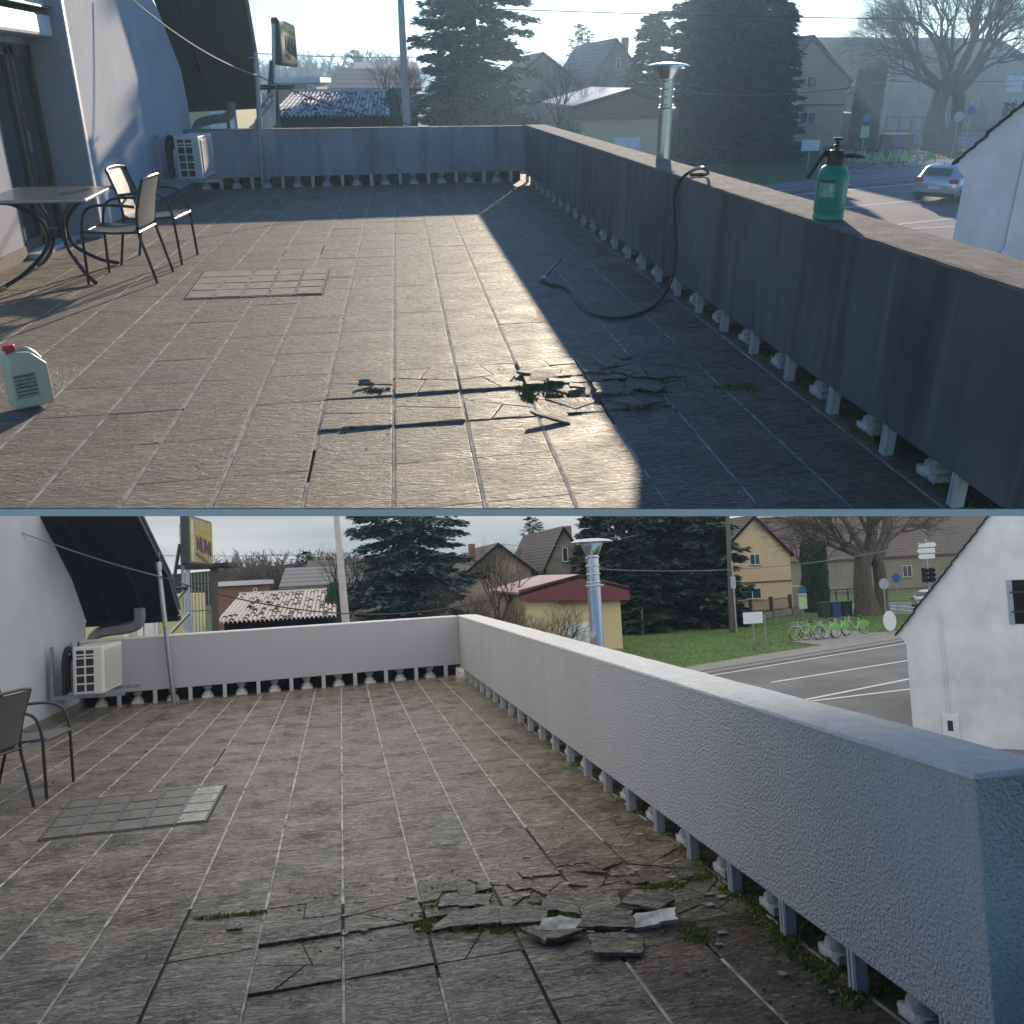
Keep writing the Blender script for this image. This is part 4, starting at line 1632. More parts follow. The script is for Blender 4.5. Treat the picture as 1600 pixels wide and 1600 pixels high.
def grass(W, name, poly, n, seed, z, h=.10, keep=None):
    rnd = random.Random(seed)
    xs, ys = [p.x for p in poly], [p.y for p in poly]

    def inside(x, y):
        c = False
        for i in range(len(poly)):
            a, b = poly[i], poly[i - 1]
            if (a.y > y) != (b.y > y) and x < (b.x - a.x) * (y - a.y) / (b.y - a.y) + a.x:
                c = not c
        return c
    mb = MB()
    k = 0
    while k < n:
        x, y = rnd.uniform(min(xs), max(xs)), rnd.uniform(min(ys), max(ys))
        if not inside(x, y):
            k += .2
            continue
        k += 1
        for _ in range(3):
            a = rnd.uniform(0, 2 * PI)
            w, hh = rnd.uniform(.01, .03), h * rnd.uniform(.4, 1.2)
            ox, oy = x + rnd.uniform(-.1, .1), y + rnd.uniform(-.1, .1)
            mb.add([(ox - math.cos(a) * w, oy - math.sin(a) * w, z), (ox + math.cos(a) * w, oy + math.sin(a) * w, z), (ox + rnd.uniform(-.05, .05), oy + rnd.uniform(-.05, .05), z + hh)], [(0, 1, 2)])
    return tag(mb.build(name, grassb), "short green lawn grass " + W.s, "grass", None, 'stuff')


def far_wood(W, name, u0, u1, vt, y, n, seed, lab):
    """a distant leafless wood that reads as one mass"""
    rnd = random.Random(seed)
    mb = MB()
    for i in range(n):
        u = rnd.uniform(u0, u1)
        yy = y * rnd.uniform(.85, 1.25)
        p = W.Y(u, vt, yy)
        H = (p.z - W.zg) * rnd.uniform(.72, 1.05) * (yy / y) ** .0
        b = V(p.x, yy, W.zg)
        mb.tube([b, b + V(0, 0, H * .45)], [.25, .12], 3, caps=False)
        for k in range(26):
            a = rnd.uniform(0, 2 * PI)
            z0 = rnd.uniform(.25, .75) * H
            L_ = H * rnd.uniform(.18, .42)
            d = V(math.cos(a) * .55, math.sin(a) * .5, 1).normalized() * L_
            s0 = b + V(0, 0, z0)
            mb.tube([s0, s0 + d * .6, s0 + d + V(0, 0, .1 * L_)], [.09, .06, .03], 3, caps=False)
            for q in range(4):
                e = V(rnd.gauss(0, .5), rnd.gauss(0, .5), rnd.uniform(.2, .9)) * L_ * .4
                s1 = s0 + d * rnd.uniform(.4, 1)
                mb.tube([s1, s1 + e], [.05, .025], 3, caps=False)
    return tag(mb.build(name, twigfar), lab, "wood", None, 'stuff')


twigfar = M("far_twigs", (0.14, 0.125, 0.11), 0.2, .1, 1.0)


def slope_house(W, name, lab, u0, u1, ve, vr, vb, y, dy, wallm, roofm, cat="house", back=1, wins=(), flat=False, over=.3, waves=0):
    """long side faces the terrace: eave at row ve (depth y), ridge at row vr (depth y+dy)"""
    um = (u0 + u1) / 2
    ze = W.Y(um, ve, y).z
    zr = W.Y(um, vr, y + dy).z
    zb = W.zg if vb is None else W.Y(um, vb, y).z
    x0, x1 = W.Y(u0, ve, y).x, W.Y(u1, ve, y).x
    t = thing(name, lab, cat, ((x0 + x1) / 2, y, zb))
    w = (x1 - x0) / 2
    e, a = ze - zb, zr - zb
    if flat:
        MB().box(-w, w, 0, dy * 2, 0, e).build("walls", wallm, t)
        MB().box(-w - over, w + over, -over, dy * 2 + over, e + .005, e + .30).build("roof", roofm, t)
    else:
        pf = [(-w, 0, 0), (-w, 0, e), (-w, dy, a)] + ([(-w, dy * 2, e), (-w, dy * 2, 0)] if back else [(-w, dy, 0)])
        MB().prism(pf, (2 * w, 0, 0)).build("walls", wallm, t)
        m_ = (a - e) / dy
        for sg in ((1, -1) if back else (1,)):
            ya, yb = (dy, -over) if sg > 0 else (dy, 2 * dy + over)
            zb_ = e - m_ * over
            if waves and sg > 0:
                mb = MB()
                n = waves * 8
                vs, fs = [], []
                rows = 14
                for r_ in range(rows + 1):
                    f = r_ / rows
                    for k in range(n + 1):
                        x = -w - over + (2 * w + 2 * over) * k / n
                        ph = abs(math.sin(PI * k / 8))
                        vs.append((x, yb + (ya - yb) * f, zb_ + (a - zb_) * f + .02 + .10 * ph + (.03 if r_ % 2 else 0)))
                for r_ in range(rows):
                    for k in range(n):
                        q = r_ * (n + 1) + k
                        fs.append((q, q + 1, q + n + 2, q + n + 1))
                mb.add(vs, fs)
                hol = mb
                rr = random.Random(5)
                for _ in range(int(waves * 4.2)):
                    f, x = rr.random(), rr.randrange(1, waves)
                    xx = -w - over + (2 * w + 2 * over) * (x + .5) / waves
                    hol.box(xx - .05, xx + .05, yb + (ya - yb) * f - .10, yb + (ya - yb) * f + .10, zb_ + (a - zb_) * f + .02, zb_ + (a - zb_) * f + .15, 1)
                mb.build("roof_slope", [roofm, darkroof], t)
            else:
                mb = MB().prism([(-w - over, ya, a + .01), (-w - over, yb, zb_ + .01), (-w - over, yb, zb_ + .16), (-w - over, ya, a + .18)], (2 * w + 2 * over, 0, 0))
                mb.build("roof_slope", roofm, t)
    for (a0, a1, b0, b1) in wins:
        p, q = W.Y(a0, b1, y), W.Y(a1, b0, y)
        add_window(t, p.x - (x0 + x1) / 2, 0, p.z - zb, q.x - p.x, q.z - p.z)
    return t, (x0, x1, ze, zr)


def gh(W, name, lab, uL, uR, ve, ua, va, y, d, wallm, roofm, wins=(), vb=None, **kw):
    pL, pR, pa = W.Y(uL, ve, y), W.Y(uR, ve, y), W.Y(ua, va, y)
    ze = (pL.z + pR.z) / 2
    zb = W.zg if vb is None else W.Y(uL, vb, y).z
    wl = []
    for (a0, a1, b0, b1) in wins:
        p, q = W.Y(a0, b1, y), W.Y(a1, b0, y)
        wl.append((p.x, p.z, q.x - p.x, q.z - p.z))
    return gable_house(W, name, lab, pL.x, pR.x, y, d, zb, ze, pa.z, wallm, roofm, wl, xa=pa.x, **kw)


PROTO = {}


def background(W, P):
    s = W.s
    zg = W.zg
    up = W is A
    # --- ground, hills
    g = MB().box(-500, 700, 9 if up else 5, 1200 if up else 235, zg - .3, zg - .02)
    struct("ground", g, [earth])
    hl = MB()
    rnd = random.Random(3)
    n = 60
    yh = 620 if up else 225
    zt = lambda u, v: W.Y(u, v, yh).z
    vs = []
    base = zt(500, P['hill_v'])
    for k in range(n + 1):
        x = -yh * .75 + yh * 1.9 * k / n
        z = base + (math.sin(k * .33) * .5 + math.sin(k * .9 + 1) * .25) * yh * .004 + rnd.uniform(-1, 1) * yh * .0006
        vs += [(x, yh, zg - 1), (x, yh, z), (x, yh + yh * .04, z * .9 - .5)]
    fs = []
    for k in range(n):
        a = k * 3
        fs += [(a, a + 1, a + 4, a + 3), (a + 1, a + 2, a + 5, a + 4)]
    hl.add(vs, fs)
    struct("hills", hl, [hillm])
    # --- street
    plane_poly(W, "lawn", P['lawn'], zg + .06, [grassm], .08)
    grass(W, "grass", [W.Z(u, v, zg + .06) for u, v in P['lawn']], 9000, 4, zg + .05)
    plane_poly(W, "pavement", P['pave'], zg + .10, [pave], .12)
    plane_poly(W, "bike_stand_paving", P['bikepad'], zg + .105, [pave], .03)
    plane_poly(W, "road", P['road'], zg, [asphalt], .02)
    plane_poly(W, "side_road", P['road2'], zg + .004, [asphalt], .02)
    plane_poly(W, "far_verge", P['verge'], zg + .05, [grassm], .06)
    ka, kb = W.Z(*P['kerb'][0], zg), W.Z(*P['kerb'][1], zg)
    dk = (kb - ka).normalized()
    nk = V(-dk.y, dk.x, 0) * .16
    struct("kerb", MB().prism([ka, kb, kb + nk, ka + nk], (0, 0, .125)), [kerbm])
    for a, b in P['lines']:
        line_mark(W, "road_marking", a, b, .16, zg + .008)

    # --- far left group
    far_wood(W, "distant_wood", *P['wood'], 150, 60, 9, "hazy leafless wood on the skyline left of the big spruce " + s)
    c = P['far_spruce']
    def spr(key, lab, u, vb_, vt, y, seed, mat, **kw):
        p = W.Y(u, vt, y)
        h = p.z - zg
        loc = (p.x, y, zg)
        if key in PROTO:
            h0, o = PROTO[key]
            return dup(o, loc, .3, h / h0, lab)
        kw.setdefault('rad', h * .2)
        o = conifer("spruce_tree", lab, loc, h, kw.pop('rad'), kw.pop('nb', 60), kw.pop('sp', 12), seed, mat, **kw)
        PROTO[key] = (h, o)
        return o
    spr('far', "small distant spruce on the skyline above the grey tiled roof " + s, *c, 130, 11, spruce_m, nb=46, sp=9, leaf=1.0, dens=3, rad=3.2)
    slope_house(W, "brick_house", "flat roofed red brick house behind the tile roofed shed " + s, *P['brick'], None, 62, 5, brickw, roofwhite, flat=True, wins=P['brick_w'])
    slope_house(W, "far_house", "low dark roofed house beyond the grey tiled house " + s, *P['farh'], None, 95, 8, tanr, roofbrown)
    slope_house(W, "tiled_house", "house with long grey tiled roof behind the shed " + s, *P['greyh'], None, 52, 6.5, tanr, roofgrey)
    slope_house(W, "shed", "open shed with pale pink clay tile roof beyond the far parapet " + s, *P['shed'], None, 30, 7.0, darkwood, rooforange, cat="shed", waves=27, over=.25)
    hp = P['thuja_s']
    p = W.Y(hp[0], hp[1], 33)
    hedge("conical_shrub", "dark conical evergreen shrub beside the shed roof " + s, (p.x, 33, zg), 1.5, 1.5, p.z - zg, 5, 2600, .18, thuja_m, cat="shrub", pointed=.8)
    # --- concrete lighting pole
    (ub, vb), (ut, vt) = P['cpole']
    b = W.Y(ub, vb, 26)
    tp = W.Y(ut, vt, 26)
    b = V(b.x, 26, zg)
    tp = tp + (tp - V(b.x, 26, W.Y(ub, vb, 26).z)) * .15
    t = thing("street_lamp", "tall concrete street lamp pole left of the big spruce " + s, "street lamp", b)
    MB().tube([(0, 0, 0), tp - b], [.14, .075], 12).build("pole", concp, t, smooth=True)
    MB().bbox(tp.x - b.x - .35, tp.x - b.x + .25, -.1, .1, tp.z - b.z - .02, tp.z - b.z + .12, .03).build("lamp_head", galv, t)
    # --- trees
    u, v, y = P['big_spruce']
    pp = W.Y(u, v, 46)
    if 'big' not in PROTO:
        o = conifer("spruce_tree", "big broad blue green spruce beyond the far parapet " + s, (pp.x, 46, zg), 17.0, 3.5, 260, 72, 21, spruce_m, droop=.30, leaf=.34, base=.03, top=.05, dens=6, taper=.62)
        PROTO['big'] = o
    else:
        dup(PROTO['big'], (pp.x, 46, zg), 0.4, P.get('spruce_s', 1.0), "big broad blue green spruce beyond the far parapet " + s)
    spr('mid', "single pointed spruce on the skyline between two gabled houses " + s, *P['mid_spruce'], 80, 15, spruce_m, nb=70, sp=12, leaf=.55, dens=4, rad=2.7)
    for k, (u, y, hv, lab) in enumerate(P['bare']):
        q = W.Y(u, hv, y)
        kk = ('bare', k % 3)
        h = q.z - zg
        if kk in PROTO:
            h0, o = PROTO[kk]
            dup(o, (q.x, y, zg), k * 1.3, h / h0, lab + " " + s)
        else:
            o = bare_tree("bare_tree", lab + " " + s, (q.x, y, zg), h, 31 + k, depth=6, kids=3, spread=.5, twigs=3, trunk=.24, shrink=.74)
            PROTO[kk] = (h, o)
    for k, (u, hv, y, nb, rad, lab) in enumerate(P['firs']):
        q = W.Y(u, hv, y)
        h = q.z - zg
        kk = ('fir', k % 2)
        if kk in PROTO:
            h0, o = PROTO[kk]
            dup(o, (q.x, y, zg), k * 1.1, h / h0, lab + " " + s)
        else:
            o = conifer("fir_tree", lab + " " + s, (q.x, y, zg), h, rad, int(nb * 2.2), 40, 51 + k, fir_m, droop=.38, leaf=.46, base=.01, top=.12, dens=6, taper=.6)
            PROTO[kk] = (h, o)
    # --- houses in the middle
    gh(W, "gabled_house", "tan gabled house half hidden behind leafless trees " + s, *P['tan'], 62, 11, tanr, roofbrown, chim=(-1.2, 4, .3))
    gh(W, "old_gabled_house", "weathered grey plaster gable with tall attic window " + s, *P['grey'], 64, 14, greyr, roofbrown, wins=P['grey_w'], chim=(1.5, 5, .4))
    # --- garage
    t = gh(W, "garage", "cream garage with dark red metal gable roof beside the lawn " + s, *P['garage'], 42, 8.5, cream, roofpink, over=.35, th=.12)
    pa, pl_, pr_ = W.Y(P['garage'][3], P['garage'][4], 42), W.Y(P['garage'][0], P['garage'][2], 42), W.Y(P['garage'][1], P['garage'][2], 42)
    cx = (pl_.x + pr_.x) / 2
    MB().prism([(pl_.x - cx - .35, -.37, pl_.z - zg - .48), (pr_.x - cx + .35, -.37, pr_.z - zg - .48), (pr_.x - cx + .35, -.37, pr_.z - zg + .02), (pa.x - cx, -.37, pa.z - zg + .15), (pl_.x - cx - .35, -.37, pl_.z - zg + .02)], (0, .03, 0)).build("red_gable_sheet", roofred, t)
    MB().box(pr_.x - cx - 3.0, pr_.x - cx + .3, -.34, -.02, pr_.z - zg - .47, pr_.z - zg - .40).build("soffit", roofred, t)
    MB().box(pl_.x - cx - .02, pr_.x - cx + .02, -.03, -.002, 0, .45).build("plinth", M("brown_plinth", (0.28, 0.17, 0.11), .1, 2, .8), t)
    a0, a1, b0, b1 = P['gdoor']
    p, q = W.Y(a0, b1, 42), W.Y(a1, b0, 42)
    dd = MB().bbox(p.x - cx, q.x - cx, -.06, -.004, .05, q.z - zg, .01).build("garage_door", whitep, t)
    MB().box(p.x - cx + .35, p.x - cx + .9, -.068, -.062, q.z - zg - 1.2, q.z - zg - .3).build("door_panel", trimw, dd)
    MB().box((p.x + q.x) / 2 - cx - .02, (p.x + q.x) / 2 - cx + .12, -.09, -.062, q.z - zg - 1.25, q.z - zg - 1.18).build("handle", blackp, dd)
    # --- beige house, its fence and lean-to
    t = gh(W, "beige_house", "beige rendered gabled house beside the road with two small windows " + s, *P['beige'], 72, 12, beige, roofbrown, wins=P['beige_w'], over=.25, th=.22)
    pl_, pr_ = W.Y(P['beige'][0], P['beige'][2], 72), W.Y(P['beige'][1], P['beige'][2], 72)
    cx = (pl_.x + pr_.x) / 2
    zm = W.Y(P['beige'][1], P['beige_band'], 72).z - zg
    MB().box(pl_.x - cx, pr_.x - cx, -.05, -.003, zm - .07, zm + .07).build("string_course", brownwood, t)
    MB().box(pr_.x - cx + .1, pr_.x - cx + 2.6, 1.5, 6, 0, zm - .6).build("side_extension", longr, t)
    # railing in front of it
    f0, f1 = W.Z(*P['rail'][0], zg), W.Z(*P['rail'][1], zg)
    Lr = (f1 - f0).length
    t = thing("garden_fence", "dark iron picket fence on a low wall before the beige house " + s, "fence", f0, math.atan2((f1 - f0).y, (f1 - f0).x))
    MB().box(0, Lr, -.1, .1, 0, .42).build("low_wall", greyr, t)
    fb = MB()
    k = 0.0
    while k < Lr:
        fb.tube([(k, 0, .42), (k, 0, 1.35)], .012, 4)
        k += .14
    fb.tube([(0, 0, .55), (Lr, 0, .55)], .016, 4).tube([(0, 0, 1.25), (Lr, 0, 1.25)], .016, 4)
    fb.build("pickets", blackm, t)
    for k in range(4):
        MB().box(Lr * k / 3 - .07, Lr * k / 3 + .07, -.13, .13, 0, 1.5).build("fence_post", brownwood, t)
    # thuja column
    u, v, vb = P['thuja']
    p = W.Y(u, v, 66)
    hedge("thuja_hedge", "tall dark clipped thuja column beside the beige house " + s, (p.x, 66, zg), P['thuja_w'], 2.2, p.z - zg, 6, 7000, .26, thuja_m)
    # long building at the back
    slope_house(W, "long_building", "long low building with huge brown tiled roof beyond the crossing " + s, *P['long'], None, 96, 13, longr, roofbrown, cat="building", wins=P['long_w'])
    MB0 = P['long_pole']
    b = W.Y(MB0[0], 0, 84)
    hh = W.Y(MB0[0], MB0[1], 84).z - zg
    t = thing("utility_pole", "pale slender pole before the long building " + s, "pole", (b.x, 84, zg))
    MB().tube([(0, 0, 0), (0, 0, hh)], [.16, .12], 8).build("shaft", concp, t)
    MB().box(-.5, .5, -.05, .05, hh * .86, hh * .86 + .1).build("cross_arm", woodp, t)
    # big double-stemmed tree
    u, vb, vt = P['bigtree']
    b = W.Z(u, vb, zg)
    if 'bt' not in PROTO:
        t = thing("bare_tree", "huge leafless tree with thick double trunk beside the crossing " + s, "tree", b)
        tk, cr = MB(), MB()
        tk.tube([(-.5, 0, -.1), (-.55, 0, .8), (-.75, 0, 2.2), (-.6, 0, 3.6), (-.1, 0, 4.6)], [1.0, .78, .62, .56, .55], 12)
        tk.tube([(.7, .1, -.1), (.75, .1, .8), (.95, .1, 2.0), (.8, .05, 3.4), (.2, 0, 4.4)], [.75, .55, .45, .42, .45], 12)
        rnd = random.Random(12)
        rr = [(-1.1, .35, 5.6, 7), (-.35, .2, 6.5, 8), (.25, -.2, 7, 9), (.9, .1, 6, 11), (1.3, -.1, 4.8, 13), (-1.5, -.3, 4.5, 17), (.55, .5, 6, 19), (-.8, -.6, 5, 23)]
        for dx, dy, L_, sd in rr:
            d = V(dx, dy, 1).normalized()
            st = V(dx * .35, dy * .2, 3.5 + rnd.uniform(0, 1.0))
            a_, c_ = bare_meshes(L_ * 1.65, sd, depth=6, kids=3, spread=.46, twigs=6, trunk=.26, shrink=.77, r0=.27, lean=0)
            rot = V(0, 0, 1).rotation_difference(d).to_matrix()
            for src, dst in ((a_, tk), (c_, cr)):
                src.v = [tuple(rot @ Vector(q) + st) for q in src.v]
                dst.add(src.v, src.f)
        tk.build("trunk", bark, t)
        cr.build("branches", twig, t)
        PROTO['bt'] = t
    else:
        dup(PROTO['bt'], b, .2, 1.0, "huge leafless tree with thick double trunk beside the crossing " + s)
    # bins, handrail
    b = W.Z(*P['bins'], zg)
    for k, (m_, c_) in enumerate(((bingm, "dark green"), (binm, "blue"), (bingm, "far right dark green"))):
        t = thing("wheelie_bin", c_ + " wheelie bin in the row behind the bikes " + s, "bin", (b.x + k * .82, b.y, zg), 0, "wheelie bins behind the bikes" + W.g)
        MB().prism([(-.30, -.30, .05), (.30, -.30, .05), (.30, .28, .05), (-.30, .28, .05)], (0, 0, .95)).build("container", m_, t)
        MB().bbox(-.34, .34, -.36, .34, 1.0, 1.09, .03).build("lid", m_, t)
    h0, h1 = W.Z(*P['hrail'][0], zg), W.Z(*P['hrail'][1], zg)
    Lr = (h1 - h0).length
    t = thing("handrail", "plain black pipe railing between thuja and bare tree " + s, "railing", h0, math.atan2((h1 - h0).y, (h1 - h0).x))
    r_ = MB()
    for k in range(4):
        r_.tube([(Lr * k / 3, 0, 0), (Lr * k / 3, 0, P['hrail_h'])], .05, 6)
    r_.build("uprights", blackm, t)
    MB().tube([(0, 0, P['hrail_h']), (Lr, 0, P['hrail_h'])], .05, 6).build("top_rail", blackm, t)
    # --- signs
    pole_sign(W, *P['info'], "white information board on two thin legs on the lawn " + s, "sign board", [('rect', P['info_v'], 1.0, .55, whitep)], name="information_board")
    t, H = pole_sign(W, *P['bus'], "bike station totem with blue round sign and green panel " + s, "sign", [('disc', P['bus_v'][0], .62, 0, bluep), ('rect', P['bus_v'][1], .62, .22, whitep), ('rect', P['bus_v'][2], .60, .95, greenl)], name="bike_station_sign")
    pole_sign(W, *P['ps1'], "thin pole with back of a small round sign near the verge " + s, "road sign", [('disc', P['ps1_v'], .62, 0, galv)])
    pole_sign(W, *P['ps2'], "small blue round sign on a dark pole by the far road " + s, "road sign", [('disc', P['ps2_v'], .62, 0, bluep)])
    traffic_light(W, *P['tl'], "traffic light pole with stacked white direction signs " + s, P['tl_ar'])
    # utility pole beside firs
    (ub, vb), (ut, vt) = P['upole']
    b = W.Z(ub, vb, zg)
    tp = W.Y(ut, vt, b.y)
    t = thing("utility_pole", "wooden utility pole in front of the dark firs " + s, "pole", b)
    MB().tube([(0, 0, 0), tp - b + (tp - b) * .2], [.16, .11], 10).build("shaft", woodp, t, smooth=True)
    MB().bbox(.02, .34, -.22, -.14, 2.6, 3.3, .02).build("meter_box", galv, t)
    MB().tube([(.22, -.12, 0), (.22, -.12, 4.2)], .06, 6).build("conduit", galv, t)
    # white short post in the lawn
    b = W.Z(*P['marker'], zg)
    t = thing("marker_post", "short pale post at the edge of the trees " + s, "post", b)
    MB().tube([(0, 0, 0), (0, 0, 1.6)], .06, 8).build("shaft", concp, t)
    MB().bbox(-.09, .09, -.09, .09, 1.6, 1.68, .02).build("cap", whitep, t)
    # bikes
    for k, (u, v, rz, lab) in enumerate(P['bikes']):
        q = W.Z(u, v, zg + .105)
        bike(W, q, rz, lab + " " + s)
    # white neighbour building
    (uE, vE), (uS, vS) = P['white']
    y = P['white_y']
    E_ = W.Y(uE, vE, y)
    wr = R(-38)
    fd = V(math.cos(wr), math.sin(wr), 0)
    S_ = W.P(uS, vS, E_, fd)
    m_ = (S_.z - E_.z) / (S_ - E_).dot(fd)
    hw = 4.6
    t = thing("white_house", "white rendered gable wall with ragged dark roof edge at right " + s, "house", (E_.x, y, zg), wr)
    e = E_.z - zg
    MB().prism([(.10, 0, 0), (2 * hw, 0, 0), (2 * hw, 0, e), (hw, 0, e + m_ * hw), (-.02, 0, e), (-.02, 0, e - .14), (.10, 0, e - .30)], (0, 8, 0)).build("gable_wall", whiter, t)
    rf = MB()
    rnd = random.Random(8)
    n = 34
    for side in (0, 1):
        prev = None
        for k in range(n):
            f0_, f1_ = k / n, (k + 1.25) / n
            x0_, x1_ = -.12 + (hw + .12) * f0_, -.12 + (hw + .12) * min(f1_, 1)
            j = rnd.uniform(-.012, .02)
            if side:
                x0_, x1_ = 2 * hw - x0_, 2 * hw - x1_
            g = lambda x: e + m_ * (x if not side else 2 * hw - x)
            yo = -.07 + rnd.uniform(-.03, .02)
            rf.prism([(x0_, yo, g(x0_) + .02 + j), (x1_, yo, g(x1_) - .01 + j), (x1_, yo, g(x1_) + .045 + j), (x0_, yo, g(x0_) + .085 + j)], (0, 8.2, 0))
    rf.build("roof", darkroof, t)
    if P.get('white_win'):
        a0, a1, b0, b1 = P['white_win']
        p, q = W.P(a0, b1, E_, fd), W.P(a1, b0, E_, fd)
        p.x, q.x = E_.x + (p - E_).dot(fd), E_.x + (q - E_).dot(fd)
        o = MB().box(p.x - E_.x, q.x - E_.x + .12, -.012, -.002, p.z - zg, q.z - zg).build("window", darkwood, t)
        MB().box(p.x - E_.x, p.x - E_.x + .10, -.02, -.013, p.z - zg, q.z - zg).build("window_reveal", galv, o)
        for zz in (.28, .72):
            MB().box(p.x - E_.x + .05, q.x - E_.x + .10, -.035, -.021, p.z - zg + (q.z - p.z) * zz - .02, p.z - zg + (q.z - p.z) * zz + .02).build("bar", blackp, o)
    a0, a1, b0, b1 = P['meter']
    p, q = W.P(a0, b1, E_, fd), W.P(a1, b0, E_, fd)
    p.x, q.x = E_.x + (p - E_).dot(fd), E_.x + (q - E_).dot(fd)
    o = MB().bbox(p.x - E_.x, q.x - E_.x, -.05, -.002, p.z - zg, q.z - zg, .006).build("meter_cabinet", trimw, t)
    wd = q.x - p.x
    MB().box(p.x - E_.x + wd * .30, p.x - E_.x + wd * .62, -.056, -.051, q.z - zg - (q.z - p.z) * .62, q.z - zg - (q.z - p.z) * .22).build("meter_window", acd, o)
    MB().tube([(p.x - E_.x + wd * .4, -.02, q.z - zg), (p.x - E_.x + wd * .4, -.02, e + .4)], .02, 6).build("cable_duct", whiter, t)

PI_ = PI
PA = dict(hill_v=112,
          lawn=[(900, 330), (1180, 290), (1308, 277), (1430, 264), (1560, 247), (1560, 232), (1450, 226), (1250, 231), (1000, 242), (800, 262)],
          pave=[(1000, 319), (1180, 290), (1308, 277), (1430, 262), (1700, 232), (1700, 256), (1430, 280), (1316, 290), (1100, 310), (1000, 326)],
          bikepad=[(1318, 277), (1500, 256), (1480, 248), (1430, 252), (1330, 262)],
          road=[(1000, 330), (1430, 281), (1750, 252), (1750, 560), (900, 560)],
          road2=[(1380, 222), (1540, 233), (1750, 236), (1750, 205), (1380, 205)],
          verge=[(1350, 205), (1750, 203), (1750, 190), (1350, 193)],
          kerb=[(1050, 314), (1700, 257)],
          lines=[((1150, 313), (1600, 271)), ((1311, 325), (1620, 296)), ((1390, 352), (1600, 330)), ((1420, 357.5), (1620, 349)), ((1495, 216), (1540, 220)), ((1480, 220), (1530, 225))],
          wood=(395, 640, 88), far_spruce=(552, 112, 78), brick=(433, 493, 129, 120), brick_w=[(481, 490, 132, 139)],
          farh=(556, 650, 111, 100), greyh=(527, 650, 142, 112), shed=(436, 595, 184, 148), thuja_s=(611, 148),
          cpole=((637, 196), (627, 14)), big_spruce=(738, 100, 46), mid_spruce=(910, 110, 38),
          bare=[(598, 50, 18, "leafless tree immediately left of the big spruce"), (858, 45, 40, "tall leafless tree immediately right of the big spruce"),
                (905, 26, 118, "low spreading leafless orchard tree before the garage roof"), (960, 23, 150, "small leafless shrub before the garage door"),
                (1303, 85, 25, "leafless tree on the skyline behind the beige house"), (812, 38, 92, "leafless shrub at the right foot of the big spruce"), (872, 30, 128, "thin leafless sapling left of the garage")],
          firs=[(1020, 22, 60, 46, 1.9, "slim fir, leftmost of the dark row"), (1112, -150, 58, 70, 3.4, "tall dark fir second from the left in the row"),
                (1162, -210, 60, 70, 3.6, "tallest dark fir in the middle of the row"), (1192, -140, 57, 70, 3.1, "dark fir fourth from the left in the row"),
                (1226, 5, 57, 60, 2.3, "shorter dark fir touching the beige house, rightmost of the row"), (1088, 70, 55, 50, 2.4, "low bushy fir in front of the row")],
          tan=(800, 898, 125, 848, 86), grey=(933, 998, 112, 962, 64), grey_w=[(962, 970, 90, 110)],
          garage=(905, 1045, 166, 985, 143), gdoor=(957, 1000, 215, 252),
          beige=(1213, 1325, 125, 1270, 60), beige_w=[(1259, 1278, 119, 138), (1248, 1276, 175, 194)], beige_band=164,
          rail=[(1222, 228), (1322, 222)], thuja=(1363, 112, 0), thuja_w=1.8,
          long=(1330, 1660, 127, 62), long_w=[(1517, 1529, 153, 168), (1580, 1592, 153, 168)], long_pole=(1408, 100),
          bigtree=(1467, 236, 0), bins=(1380, 235), hrail=[(1382, 214), (1440, 213)], hrail_h=1.6,
          info=(1261, 268, 219), info_v=227, bus=(1346, 240, 180), bus_v=(185, 194, 203),
          ps1=(1486, 247, 178), ps1_v=182, ps2=(1506, 233, 168), ps2_v=172,
          tl=(1562, 238, 112, 171), tl_ar=[(122, 1.3, .3, 1), (131, 1.3, .3, -1), (140, 1.2, .3, 1)],
          upole=((1226, 246), (1222, 20)), marker=(1082, 244),
          bikes=[(1338, 262, PI + .05, "share bike with green rear guard, first from the left"), (1358, 264, PI - .1, "share bike with green rear guard, second from the left"),
                 (1383, 262, PI + .25, "share bike with green rear guard, middle of the five"), (1407, 261, PI + .5, "share bike with green rear guard, fourth from the left"),
                 (1438, 261, PI + .1, "share bike with green rear guard, nearest the big tree")],
          white=((1502, 248), (1568, 192)), white_y=15, meter=(1558, 1578, 391, 422))
